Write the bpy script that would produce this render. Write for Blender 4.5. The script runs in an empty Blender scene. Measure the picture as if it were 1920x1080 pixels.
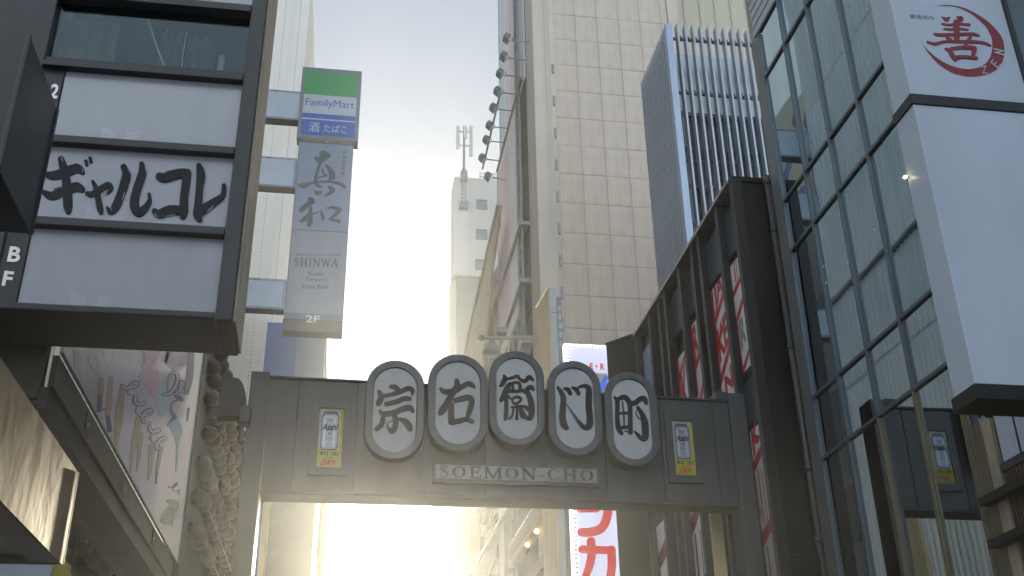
import bpy, bmesh, math, random
from mathutils import Vector, Matrix
random.seed(7)
S = bpy.context.scene
COL = S.collection
R = math.radians

# ------------------------------------------------------------------ camera
# axes solved from the photograph's three vanishing points (street, cross street, zenith)
MROWS = ((0.98853301, -0.05397667, -0.14102837),
         (-0.15021043, -0.44716821, -0.8817468),
         (-0.01546965, 0.89281975, -0.4501484))
FPX, EYE = 2036.9168, 1.6
cam_d = bpy.data.cameras.new('camera')
cam = bpy.data.objects.new('camera', cam_d)
COL.objects.link(cam)
cam.matrix_world = Matrix.Translation((0, 0, EYE)) @ Matrix(MROWS).to_4x4()
cam_d.sensor_width = 36
cam_d.lens = 36 * FPX / 1920
cam_d.clip_start = 0.05
cam_d.clip_end = 5000
S.camera = cam

# ------------------------------------------------------------------ sky, sun, exposure
SUN_EL, SUN_AZ = 13.0, 1.0          # azimuth from the street axis, towards the right
world = bpy.data.worlds.new('World')
S.world = world
world.use_nodes = True
wn = world.node_tree
bg = wn.nodes['Background']
sky = wn.nodes.new('ShaderNodeTexSky')
sky.sky_type = 'NISHITA'
sky.sun_disc = False
sky.sun_elevation = R(SUN_EL)
sky.sun_rotation = R(SUN_AZ)
sky.air_density = 1.0
sky.dust_density = 0.8
sky.ozone_density = 1.6
# gamma and gain flatten and pale the clear-sky gradient
even = wn.nodes.new('ShaderNodeGamma')
even.inputs['Gamma'].default_value = 0.5
gain = wn.nodes.new('ShaderNodeVectorMath')
gain.operation = 'SCALE'
gain.inputs['Scale'].default_value = 1.3
wn.links.new(sky.outputs['Color'], even.inputs['Color'])
wn.links.new(even.outputs['Color'], gain.inputs[0])
wn.links.new(gain.outputs['Vector'], bg.inputs['Color'])
bg.inputs['Strength'].default_value = 0.13
sun_d = bpy.data.lights.new('sun', 'SUN')
sun_d.energy = 4.6
sun_d.angle = R(0.6)
sun_d.color = (1.0, 0.86, 0.61)
sun = bpy.data.objects.new('sun', sun_d)
COL.objects.link(sun)
sd = Vector((math.sin(R(SUN_AZ)) * math.cos(R(SUN_EL)), math.cos(R(SUN_AZ)) * math.cos(R(SUN_EL)), math.sin(R(SUN_EL))))
sun.rotation_euler = sd.to_track_quat('Z', 'Y').to_euler()
sun.location = sd * 300
S.view_settings.view_transform = 'Standard'
S.view_settings.look = 'None'
S.view_settings.gamma = 1
S.view_settings.exposure = 1.05
S.render.engine = 'CYCLES'
S.cycles.max_bounces = 8
S.cycles.use_denoising = True

# ------------------------------------------------------------------ measuring helper: photo pixel -> point on a known world plane
def at(u, v, ax, val):
    c = (u - 960.0, 540.0 - v, -FPX)
    d = [sum(MROWS[i][k] * c[k] for k in range(3)) for i in range(3)]
    o = (0.0, 0.0, EYE)
    i = 'XYZ'.index(ax)
    t = (val - o[i]) / d[i]
    return Vector((o[0] + t * d[0], o[1] + t * d[1], o[2] + t * d[2]))

# ------------------------------------------------------------------ mesh helpers
class MB:
    def __init__(s):
        s.v = []; s.f = []
    def add(s, vs, fs):
        n = len(s.v)
        s.v += [tuple(p) for p in vs]
        s.f += [tuple(i + n for i in f) for f in fs]
        return s
    def box(s, x0, x1, y0, y1, z0, z1):
        x0, x1 = sorted((x0, x1)); y0, y1 = sorted((y0, y1)); z0, z1 = sorted((z0, z1))
        return s.add([(x0, y0, z0), (x1, y0, z0), (x1, y1, z0), (x0, y1, z0), (x0, y0, z1), (x1, y0, z1), (x1, y1, z1), (x0, y1, z1)],
                     [(0, 3, 2, 1), (4, 5, 6, 7), (0, 1, 5, 4), (1, 2, 6, 5), (2, 3, 7, 6), (3, 0, 4, 7)])
    def prism(s, poly, ext):
        n = len(poly); e = Vector(ext)
        vs = [Vector(p) for p in poly] + [Vector(p) + e for p in poly]
        return s.add(vs, [tuple(range(n)), tuple(range(2 * n - 1, n - 1, -1))] + [(i, (i + 1) % n, n + (i + 1) % n, n + i) for i in range(n)])
    def ring(s, outer, inner, ext):
        n = len(outer); e = Vector(ext)
        vs = [Vector(p) for p in outer] + [Vector(p) for p in inner] + [Vector(p) + e for p in outer] + [Vector(p) + e for p in inner]
        fs = []
        for i in range(n):
            j = (i + 1) % n
            fs += [(i, j, n + j, n + i), (2 * n + i, 3 * n + i, 3 * n + j, 2 * n + j), (i, 2 * n + i, 2 * n + j, j), (n + i, n + j, 3 * n + j, 3 * n + i)]
        return s.add(vs, fs)
    def tube(s, pts, r, n=8):
        pts = [Vector(p) for p in pts]
        vs = []; fs = []
        for k, p in enumerate(pts):
            a = pts[max(k - 1, 0)]; b = pts[min(k + 1, len(pts) - 1)]
            t = (b - a).normalized()
            up = Vector((0, 0, 1)) if abs(t.z) < .95 else Vector((0, 1, 0))
            x = t.cross(up).normalized(); y = t.cross(x)
            rr = r[k] if isinstance(r, (list, tuple)) else r
            vs += [p + (x * math.cos(6.2832 * i / n) + y * math.sin(6.2832 * i / n)) * rr for i in range(n)]
        for k in range(len(pts) - 1):
            fs += [(k * n + i, k * n + (i + 1) % n, (k + 1) * n + (i + 1) % n, (k + 1) * n + i) for i in range(n)]
        fs += [tuple(range(n - 1, -1, -1)), tuple(range((len(pts) - 1) * n, len(pts) * n))]
        return s.add(vs, fs)
    def ball(s, c, rx, ry, rz, nu=10, nv=7):
        c = Vector(c); vs = [c + Vector((0, 0, rz))]; fs = []
        for j in range(1, nv):
            a = math.pi * j / nv
            for i in range(nu):
                b = 2 * math.pi * i / nu
                vs.append(c + Vector((rx * math.sin(a) * math.cos(b), ry * math.sin(a) * math.sin(b), rz * math.cos(a))))
        vs.append(c - Vector((0, 0, rz)))
        for i in range(nu):
            fs.append((0, 1 + i, 1 + (i + 1) % nu))
            for j in range(nv - 2):
                fs.append((1 + j * nu + i, 1 + (j + 1) * nu + i, 1 + (j + 1) * nu + (i + 1) % nu, 1 + j * nu + (i + 1) % nu))
            fs.append((1 + (nv - 2) * nu + i, len(vs) - 1, 1 + (nv - 2) * nu + (i + 1) % nu))
        return s.add(vs, fs)
    def build(s, name, m, parent=None, smooth=False, bevel=0, base=False):
        xs = [p[0] for p in s.v]; ys = [p[1] for p in s.v]; zs = [p[2] for p in s.v]
        o = Vector(((min(xs) + max(xs)) / 2, (min(ys) + max(ys)) / 2, min(zs) if parent is None else (min(zs) + max(zs)) / 2))
        me = bpy.data.meshes.new(name)
        me.from_pydata([Vector(p) - o for p in s.v], [], s.f)
        bm = bmesh.new(); bm.from_mesh(me)
        bmesh.ops.recalc_face_normals(bm, faces=bm.faces)
        if smooth:
            for f in bm.faces: f.smooth = True
        bm.to_mesh(me); bm.free()
        me.materials.append(m)
        ob = bpy.data.objects.new(name, me)
        COL.objects.link(ob)
        put(ob, o, parent)
        if bevel:
            b = ob.modifiers.new('bevel', 'BEVEL'); b.width = bevel; b.segments = 2; b.limit_method = 'ANGLE'; b.angle_limit = R(40)
        return ob

WPOS = {}
def put(ob, o, parent):
    """place ob with its origin at world point o under parent (all parents are pure translations)"""
    WPOS[ob.name] = Vector(o)
    if parent is not None:
        ob.parent = parent
        ob.location = Vector(o) - WPOS[parent.name]
    else:
        ob.location = o

def tag(o, label, cat, group=None, kind=None):
    o['label'] = label; o['category'] = cat
    if group: o['group'] = group
    if kind: o['kind'] = kind
    return o

def thing(name, loc, label, cat, group=None):
    o = bpy.data.objects.new(name, None)
    COL.objects.link(o); o.empty_display_size = .2
    put(o, loc, None)
    return tag(o, label, cat, group)

def structure(o):
    o['kind'] = 'structure'; return o

def inst(src, name, loc, parent):
    o = src.copy(); o.name = name; COL.objects.link(o)
    put(o, loc, parent)
    return o

def bx(name, m, parent, x0, x1, y0, y1, z0, z1, bevel=0):
    return MB().box(x0, x1, y0, y1, z0, z1).build(name, m, parent, bevel=bevel)

# ------------------------------------------------------------------ materials
def mat(name, col, rough=.55, metal=0., var=.12, scale=4., bump=0., streak=.0, stretch=.12, spec=.5, coat=0., bscale=None):
    m = bpy.data.materials.new(name); m.use_nodes = True
    n = m.node_tree.nodes; l = m.node_tree.links
    b = n['Principled BSDF']
    b.inputs['Roughness'].default_value = rough
    b.inputs['Metallic'].default_value = metal
    b.inputs['Specular IOR Level'].default_value = spec
    b.inputs['Coat Weight'].default_value = coat
    tc = n.new('ShaderNodeTexCoord')
    nz = n.new('ShaderNodeTexNoise'); nz.inputs['Scale'].default_value = scale; nz.inputs['Detail'].default_value = 6
    nz.inputs['Roughness'].default_value = .65
    l.new(tc.outputs['Object'], nz.inputs['Vector'])
    mp = n.new('ShaderNodeMapRange')
    mp.inputs['From Min'].default_value = .3; mp.inputs['From Max'].default_value = .7
    mp.inputs['To Min'].default_value = 1 - var; mp.inputs['To Max'].default_value = 1 + var
    l.new(nz.outputs['Fac'], mp.inputs['Value'])
    fac = mp.outputs['Result']
    if streak:
        mpp = n.new('ShaderNodeMapping'); mpp.inputs['Scale'].default_value = (1, 1, stretch)
        l.new(tc.outputs['Object'], mpp.inputs['Vector'])
        n2 = n.new('ShaderNodeTexNoise'); n2.inputs['Scale'].default_value = scale * 3; n2.inputs['Detail'].default_value = 4
        l.new(mpp.outputs['Vector'], n2.inputs['Vector'])
        m2 = n.new('ShaderNodeMapRange'); m2.inputs['From Min'].default_value = .35; m2.inputs['From Max'].default_value = .7
        m2.inputs['To Min'].default_value = 1 + streak * .3; m2.inputs['To Max'].default_value = 1 - streak
        l.new(n2.outputs['Fac'], m2.inputs['Value'])
        mm = n.new('ShaderNodeMath'); mm.operation = 'MULTIPLY'
        l.new(fac, mm.inputs[0]); l.new(m2.outputs['Result'], mm.inputs[1]); fac = mm.outputs[0]
    vm = n.new('ShaderNodeVectorMath'); vm.operation = 'SCALE'
    vm.inputs[0].default_value = col[:3]
    l.new(fac, vm.inputs['Scale'])
    l.new(vm.outputs['Vector'], b.inputs['Base Color'])
    r2 = n.new('ShaderNodeMapRange'); r2.inputs['To Min'].default_value = max(.02, rough - .1); r2.inputs['To Max'].default_value = min(1, rough + .12)
    l.new(nz.outputs['Fac'], r2.inputs['Value']); l.new(r2.outputs['Result'], b.inputs['Roughness'])
    if bump:
        n3 = n.new('ShaderNodeTexNoise'); n3.inputs['Scale'].default_value = bscale or scale * 6; n3.inputs['Detail'].default_value = 5
        l.new(tc.outputs['Object'], n3.inputs['Vector'])
        bp = n.new('ShaderNodeBump'); bp.inputs['Strength'].default_value = bump; bp.inputs['Distance'].default_value = .02
        l.new(n3.outputs['Fac'], bp.inputs['Height']); l.new(bp.outputs['Normal'], b.inputs['Normal'])
    return m

def glass(name, tint, base=.18, rough=.015, ior=1.5, wave=.0):
    m = bpy.data.materials.new(name); m.use_nodes = True
    n = m.node_tree.nodes; l = m.node_tree.links
    for x in list(n):
        if x.type != 'OUTPUT_MATERIAL': n.remove(x)
    out = [x for x in n if x.type == 'OUTPUT_MATERIAL'][0]
    tr = n.new('ShaderNodeBsdfTransparent'); tr.inputs['Color'].default_value = (*tint, 1)
    gl = n.new('ShaderNodeBsdfGlossy'); gl.inputs['Roughness'].default_value = rough; gl.inputs['Color'].default_value = (.74, .90, 1.0, 1)
    fr = n.new('ShaderNodeFresnel'); fr.inputs['IOR'].default_value = ior
    mr = n.new('ShaderNodeMapRange'); mr.inputs['To Min'].default_value = base; mr.inputs['To Max'].default_value = 1
    l.new(fr.outputs['Fac'], mr.inputs['Value'])
    mx = n.new('ShaderNodeMixShader')
    l.new(mr.outputs['Result'], mx.inputs['Fac']); l.new(tr.outputs[0], mx.inputs[1]); l.new(gl.outputs[0], mx.inputs[2])
    l.new(mx.outputs[0], out.inputs['Surface'])
    if wave:
        tc = n.new('ShaderNodeTexCoord'); nz = n.new('ShaderNodeTexNoise'); nz.inputs['Scale'].default_value = 1.6; nz.inputs['Detail'].default_value = 1
        l.new(tc.outputs['Object'], nz.inputs['Vector'])
        bp = n.new('ShaderNodeBump'); bp.inputs['Strength'].default_value = wave; bp.inputs['Distance'].default_value = .02
        l.new(nz.outputs['Fac'], bp.inputs['Height'])
        for q in (gl, fr): l.new(bp.outputs['Normal'], q.inputs['Normal'])
    return m

def emit(name, col, st):
    m = bpy.data.materials.new(name); m.use_nodes = True
    b = m.node_tree.nodes['Principled BSDF']
    b.inputs['Base Color'].default_value = (*col, 1)
    b.inputs['Emission Color'].default_value = (*col, 1); b.inputs['Emission Strength'].default_value = st
    return m

M = {}
M['asphalt'] = mat('asphalt', (.05, .05, .052), .85, bump=.3, scale=3)
M['paving'] = mat('paving', (.24, .23, .21), .8, bump=.2)
M['ground'] = mat('ground', (.16, .155, .15), .9)
M['gate_metal'] = mat('gate_metal', (.060, .062, .068), .42, .25, var=.16, scale=1.6, streak=.28, bump=.06, bscale=9)
M['gate_dark'] = mat('gate_dark', (.035, .035, .038), .5, .2)
M['ring_metal'] = mat('ring_metal', (.085, .087, .097), .4, .25, var=.16, scale=3, streak=.25)
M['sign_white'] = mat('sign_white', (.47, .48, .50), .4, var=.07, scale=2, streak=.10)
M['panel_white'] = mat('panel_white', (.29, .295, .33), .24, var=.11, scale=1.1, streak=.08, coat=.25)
M['zen_white'] = mat('zen_white', (.45, .49, .59), .35, var=.05, scale=.9, streak=.10)
M['ink'] = mat('ink', (.012, .013, .018), .6, var=.2, scale=9, spec=.2)
M['ink_grey'] = mat('ink_grey', (.10, .115, .14), .5, var=.12, scale=9)
M['black_metal'] = mat('black_metal', (.010, .010, .012), .42, .1, var=.3, scale=3, streak=.2)
M['frame_dark'] = mat('frame_dark', (.013, .014, .019), .42, .1, var=.25, scale=4, streak=.25)
M['box_dark'] = mat('box_dark', (.024, .024, .032), .38, .05, var=.15, scale=3)
M['beige_metal'] = mat('beige_metal', (.34, .29, .22), .5, var=.2, scale=5, streak=.3)
M['tile'] = mat('tile', (.66, .555, .475), .75, var=.08, scale=1.5, streak=.16, bump=.12, bscale=14)
M['joint'] = mat('joint', (.50, .44, .37), .85)
M['pillar'] = mat('pillar', (.67, .58, .50), .7, var=.07, scale=.7, streak=.16, stretch=.05, bump=.06)
M['cream_wall'] = mat('cream_wall', (.62, .57, .46), .75, var=.09, scale=.8, streak=.15)
M['mesh_white'] = mat('mesh_white', (.86, .81, .76), .65, var=.04, scale=.9, streak=.08, stretch=.03)
M['rib_white'] = mat('rib_white', (.74, .75, .75), .55, var=.08, scale=.6, streak=.1)
M['blue_grey'] = mat('blue_grey', (.17, .24, .36), .5, var=.08, scale=.8)
M['blue_wall'] = mat('blue_wall', (.10, .19, .46), .5, var=.08, scale=.8)
M['white_wall'] = mat('white_wall', (.58, .60, .63), .7, var=.05, scale=.4, streak=.1, stretch=.05)
M['grey_wall'] = mat('grey_wall', (.20, .235, .26), .7, var=.08, scale=.5)
M['dark_clad'] = mat('dark_clad', (.006, .0065, .009), .5, .1, var=.15, scale=1.3, streak=.2, spec=.3)
M['fin'] = mat('fin', (.018, .0175, .021), .48, .1, var=.15, scale=2, streak=.2, spec=.35)
M['cap'] = mat('cap', (.30, .27, .25), .3, .6, var=.1)
M['pipe'] = mat('pipe', (.06, .05, .052), .45, var=.15, scale=5, streak=.2)
M['alu'] = mat('alu', (.38, .42, .49), .42, .35, var=.08, scale=3, streak=.1)
M['alu_blue'] = mat('alu_blue', (.34, .41, .55), .38, .35, var=.08, scale=3, streak=.1)
M['navy'] = mat('navy', (.05, .07, .12), .5, .1, var=.3, scale=3)
M['mullion'] = mat('mullion', (.11, .125, .145), .38, .5, var=.1, scale=3)
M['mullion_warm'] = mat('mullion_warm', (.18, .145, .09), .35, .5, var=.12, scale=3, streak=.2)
M['clad_alu'] = mat('clad_alu', (.40, .43, .46), .38, .5, var=.07, scale=3)
M['inside'] = mat('inside', (.035, .04, .042), .8)
M['pane'] = glass('pane', (.5, .57, .60), .46, wave=.02)
M['pane_dark'] = glass('pane_dark', (.10, .12, .14), .12, wave=.02)
M['pane_window'] = glass('pane_window', (.72, .75, .78), .05)
M['steel_brushed'] = mat('steel_brushed', (.06, .042, .022), .50, .25, var=.25, scale=2.4, streak=.55, stretch=.05, bump=.10, bscale=5, spec=.16)
M['girder'] = mat('girder', (.026, .025, .022), .5, .1, var=.3, scale=3, streak=.25)
M['edge_bright'] = mat('edge_bright', (.62, .55, .42), .25, .9, var=.1)
M['green_board'] = mat('green_board', (.06, .15, .07), .25, var=.2, scale=3, coat=.4)
M['yellow'] = mat('yellow', (.42, .33, .04), .5, var=.06)
M['pale_blue'] = mat('pale_blue', (.45, .52, .62), .4, var=.1, scale=2)
M['poster_lilac'] = mat('poster_lilac', (.62, .545, .66), .3, var=.16, scale=1.8, coat=.2)
M['print_navy'] = mat('print_navy', (.10, .09, .20), .4)
M['print_brown'] = mat('print_brown', (.42, .29, .22), .4, var=.3, scale=8)
M['print_pink'] = mat('print_pink', (.66, .42, .52), .4)
M['print_teal'] = mat('print_teal', (.46, .60, .70), .4)
M['print_cream'] = mat('print_cream', (.78, .72, .70), .4)
M['print_gold'] = mat('print_gold', (.66, .48, .24), .4)
M['fm_green'] = mat('fm_green', (.075, .33, .13), .35, var=.06, scale=2)
M['fm_blue'] = mat('fm_blue', (.05, .13, .46), .35, var=.05, scale=2)
M['fm_white'] = mat('fm_white', (.50, .53, .60), .35, var=.06, scale=2)
M['fm_frame'] = mat('fm_frame', (.20, .22, .26), .4, .3, var=.1, scale=2)
M['shin_panel'] = mat('shin_panel', (.24, .29, .40), .3, var=.07, scale=1, streak=.05)
M['shin_panel_low'] = mat('shin_panel_low', (.29, .31, .38), .3, var=.07, scale=1, streak=.05)
M['bracket'] = mat('bracket', (.24, .28, .36), .28, .3, var=.15, scale=1.5)
M['bracket_dark'] = mat('bracket_dark', (.09, .09, .10), .5)
M['zen_red'] = mat('zen_red', (.20, .022, .035), .45, var=.12, scale=6)
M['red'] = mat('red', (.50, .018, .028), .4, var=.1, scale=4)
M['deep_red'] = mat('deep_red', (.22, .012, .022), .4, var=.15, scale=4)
M['poster_white'] = mat('poster_white', (.78, .74, .75), .4, var=.08, scale=2)
M['poster_grey'] = mat('poster_grey', (.30, .29, .29), .4, var=.12, scale=3)
M['sign_lit'] = emit('sign_lit', (.60, .62, .80), .38)
M['sign_red'] = emit('sign_red', (.60, .015, .02), .26)
M['sign_blue'] = emit('sign_blue', (.03, .14, .70), .30)
M['led'] = emit('led', (1, .97, .9), 3.0)
M['led_side'] = emit('led_side', (1, .97, .86), 1.1)
M['lamp_lit'] = emit('lamp_lit', (1, .86, .45), 5)
M['vinyl'] = mat('vinyl', (.80, .76, .80), .5, var=.05, scale=.6, streak=.12, stretch=.03)
M['vinyl_pink'] = mat('vinyl_pink', (.74, .56, .60), .5, var=.1, scale=.6, streak=.2, stretch=.05)
M['vinyl_cyan'] = mat('vinyl_cyan', (.66, .80, .86), .5, var=.06, scale=.6, streak=.1, stretch=.03)
M['galv'] = mat('galv', (.27, .29, .31), .45, .5, var=.15, scale=4)
M['lamp_body'] = mat('lamp_body', (.14, .16, .18), .45, .3, var=.1)
M['lamp_glass'] = mat('lamp_glass', (.62, .66, .70), .15, var=.05)
M['canvas_tan'] = mat('canvas_tan', (.50, .43, .31), .8, var=.1, scale=.8, streak=.2, stretch=.06)
M['dark_wall'] = mat('dark_wall', (.09, .095, .11), .7, var=.2, scale=1)
M['sunlit_gold'] = mat('sunlit_gold', (.62, .47, .24), .55, var=.12, scale=1, streak=.15)  # gold tint stands for low sunlight on the faces that wear it
M['col_grey'] = mat('col_grey', (.30, .31, .34), .5, .2, var=.1, scale=1.5)
M['orange_wall'] = mat('orange_wall', (.50, .30, .14), .7, var=.12, scale=.8)
M['brown_beam'] = mat('brown_beam', (.17, .13, .09), .6, var=.15)
M['ac_white'] = mat('ac_white', (.58, .57, .52), .6, var=.1)
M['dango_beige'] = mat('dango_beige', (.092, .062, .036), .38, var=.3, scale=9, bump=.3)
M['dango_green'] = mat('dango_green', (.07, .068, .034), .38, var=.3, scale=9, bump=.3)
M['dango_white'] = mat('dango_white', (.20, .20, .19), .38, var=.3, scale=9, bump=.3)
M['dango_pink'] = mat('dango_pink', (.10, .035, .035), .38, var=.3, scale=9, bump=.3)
M['stone'] = mat('stone', (.34, .29, .22), .85, var=.25, scale=7, bump=.8, bscale=9)
M['can_silver'] = mat('can_silver', (.30, .315, .37), .35, .4, var=.1, scale=12)
M['can_dark'] = mat('can_dark', (.07, .08, .10), .4, .3)
M['can_light'] = mat('can_light', (.46, .47, .53), .3, .3)
M['wood'] = mat('wood', (.075, .05, .028), .55, var=.25, scale=5, streak=.3)
M['tenant_green'] = mat('tenant_green', (.10, .40, .30), .5, var=.08)
M['tenant_white'] = mat('tenant_white', (.80, .86, .84), .5, var=.06)
M['reflection_brown'] = mat('reflection_brown', (.20, .165, .13), .6, var=.3, scale=6, streak=.5, stretch=.04)  # brown of the reflection in the sign window, set behind its pane
M['curtain'] = mat('curtain', (.20, .215, .22), .7, var=.1, scale=3)  # grey sheets standing for panels reflected in the sign window
M['bounce_wall'] = mat('bounce_wall', (.52, .68, .97), .8, var=.05, scale=.2)  # tinted blue to cool the sunlight it bounces
M['window_dull'] = mat('window_dull', (.035, .05, .075), .35, spec=.25, var=.3, scale=3)
M['corner_grey'] = mat('corner_grey', (.16, .17, .18), .5, .2, streak=.2)
M['pane_sign'] = glass('pane_sign', (.66, .68, .70), .01, ior=1.28, wave=.03)
M['perf'] = mat('perf', (.42, .40, .37), .7)
M['plate_white'] = mat('plate_white', (.30, .305, .31), .45, var=.1, scale=4, streak=.15)
M['led_border'] = mat('led_border', (.16, .17, .26), .5)
M['beer_yellow'] = mat('beer_yellow', (.42, .33, .03), .5, var=.06)
M['beer_cream'] = mat('beer_cream', (.36, .35, .28), .5, var=.06)
M['veiled_wall'] = mat('veiled_wall', (.16, .145, .12), .8, var=.1)
M['cream_sign'] = mat('cream_sign', (.64, .60, .46), .5, var=.05)

# mesh-clad facade: fine vertical ribbing in relief
m = M['mesh_white']; n = m.node_tree.nodes; l = m.node_tree.links
tc = n.new('ShaderNodeTexCoord'); wv = n.new('ShaderNodeTexWave'); wv.bands_direction = 'X'; wv.inputs['Scale'].default_value = 9; wv.inputs['Distortion'].default_value = .6
wv.inputs['Detail'].default_value = 1
l.new(tc.outputs['Object'], wv.inputs['Vector'])
bp = n.new('ShaderNodeBump'); bp.inputs['Strength'].default_value = .22; bp.inputs['Distance'].default_value = .02
l.new(wv.outputs['Fac'], bp.inputs['Height']); l.new(bp.outputs['Normal'], n['Principled BSDF'].inputs['Normal'])

# ------------------------------------------------------------------ brush strokes, polygons and lettering laid on a plane
class Plane:
    """maps 2-D drawing coordinates to a plane; s = out-of-plane step towards the viewer"""
    def __init__(s, ax, val, ox=0, oy=0, k=1):
        s.ax, s.val, s.ox, s.oy, s.k = ax, val, ox, oy, k
        s.out = {'Y': Vector((0, -1, 0)), 'X': Vector((-1, 0, 0)) if val > 0 else Vector((1, 0, 0))}[ax]
    def __call__(s, u, v): return at(s.ox + u * s.k, s.oy + v * s.k, s.ax, s.val)

class Rect:
    """drawing coordinates 0..1 x 0..1 (y up) on a rectangle p + u*ex + v*ey"""
    def __init__(s, p, ex, ey, out):
        s.p, s.ex, s.ey, s.out = Vector(p), Vector(ex), Vector(ey), Vector(out)
    def __call__(s, u, v): return s.p + s.ex * u + s.ey * v

def catmull(pts, sub=4):
    out = []
    for i in range(len(pts) - 1):
        p0 = pts[max(i - 1, 0)]; p1 = pts[i]; p2 = pts[i + 1]; p3 = pts[min(i + 2, len(pts) - 1)]
        for k in range(sub):
            t = k / sub
            out.append(tuple(.5 * (2 * b + (c - a) * t + (2 * a - 5 * b + 4 * c - d) * t * t + (3 * b - a - 3 * c + d) * t ** 3) for a, b, c, d in zip(p0, p1, p2, p3)))
    out.append(tuple(pts[-1]))
    return out

class Ink:
    def __init__(s, plane, th=.006):
        s.pl, s.th, s.mb, s.n = plane, th, MB(), 0
    def lift(s):
        s.n += 1
        return s.pl.out * (s.th + .0006 * s.n)
    def stroke(s, pts, smooth=True, cap=True, closed=False):
        q = catmull(pts) if smooth and len(pts) > 2 else list(pts)
        if cap:
            def ext(a, b, f, g):
                d = math.hypot(a[0] - b[0], a[1] - b[1]) or 1
                e = a[2] * f
                return (a[0] + (a[0] - b[0]) / d * e, a[1] + (a[1] - b[1]) / d * e, a[2] * g)
            h = [ext(q[0], q[1], .42, .45), ext(q[0], q[1], .25, .82)]
            t = [ext(q[-1], q[-2], .25, .82), ext(q[-1], q[-2], .42, .45)]
            q = h + q + t
        L, Rr = [], []
        for i, p in enumerate(q):
            a = q[max(i - 1, 0)]; b = q[min(i + 1, len(q) - 1)]
            dx, dy = b[0] - a[0], b[1] - a[1]
            d = math.hypot(dx, dy) or 1
            nx, ny = -dy / d * p[2] / 2, dx / d * p[2] / 2
            L.append((p[0] + nx, p[1] + ny)); Rr.append((p[0] - nx, p[1] - ny))
        o = s.lift(); n = len(L)
        vs = [s.pl(*p) + o for p in L] + [s.pl(*p) + o for p in Rr] + [s.pl(*p) for p in L] + [s.pl(*p) for p in Rr]
        fs = []
        for i in range(n - 1):
            fs += [(i, i + 1, n + i + 1, n + i), (i, 2 * n + i, 2 * n + i + 1, i + 1), (n + i, n + i + 1, 3 * n + i + 1, 3 * n + i)]
        fs += [(0, n, 3 * n, 2 * n), (n - 1, 3 * n - 1, 4 * n - 1, 2 * n - 1)]
        s.mb.add(vs, fs)
        return s
    def poly(s, pts):
        o = s.lift()
        s.mb.prism([s.pl(*p) + o for p in pts], -o)
        return s
    def strokes(s, lst):
        for k in lst: s.stroke(k)
        return s
    def build(s, name, m, parent): return s.mb.build(name, m, parent)

_fc = {}
def glyphs(txt, bold=0.0):
    """outline of a text in Blender's built-in font, as 2-D triangles in a 0..1 box, plus its aspect"""
    key = (txt, bold)
    if key in _fc: return _fc[key]
    cu = bpy.data.curves.new('lettering', 'FONT'); cu.body = txt; cu.size = 1; cu.offset = bold; cu.resolution_u = 3
    ob = bpy.data.objects.new('lettering', cu); COL.objects.link(ob)
    dg = bpy.context.evaluated_depsgraph_get(); dg.update()
    me = ob.evaluated_get(dg).to_mesh()
    vs = [(v.co.x, v.co.y) for v in me.vertices]; fs = [tuple(p.vertices) for p in me.polygons]
    ob.evaluated_get(dg).to_mesh_clear()
    bpy.data.objects.remove(ob); bpy.data.curves.remove(cu)
    x0 = min(v[0] for v in vs); x1 = max(v[0] for v in vs); y0 = min(v[1] for v in vs); y1 = max(v[1] for v in vs)
    r = ([((x - x0) / (x1 - x0), (y - y0) / (y1 - y0)) for x, y in vs], fs, (x1 - x0) / (y1 - y0))
    _fc[key] = r
    return r

def lettering(name, txt, rect, m, parent, bold=0.0, lift=.004, shear=0.0):
    vs, fs, asp = glyphs(txt, bold)
    mb = MB()
    mb.add([rect(x + shear * (y - .5), y) + rect.out * lift for x, y in vs], fs)
    return mb.build(name, m, parent)

def rect_px(pl, u0, v0, u1, v1, u2=None, v2=None):
    """rectangle from pixel corners: lower left, lower right, (upper left)"""
    p = pl(u0, v0); q = pl(u1, v1)
    t = pl(u2, v2)
    if pl.ax == 'Y':
        return Rect(p, (q.x - p.x, 0, q.z - p.z), (0, 0, t.z - p.z), pl.out)
    return Rect(p, (0, q.y - p.y, q.z - p.z), (0, 0, t.z - p.z), pl.out)

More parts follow.
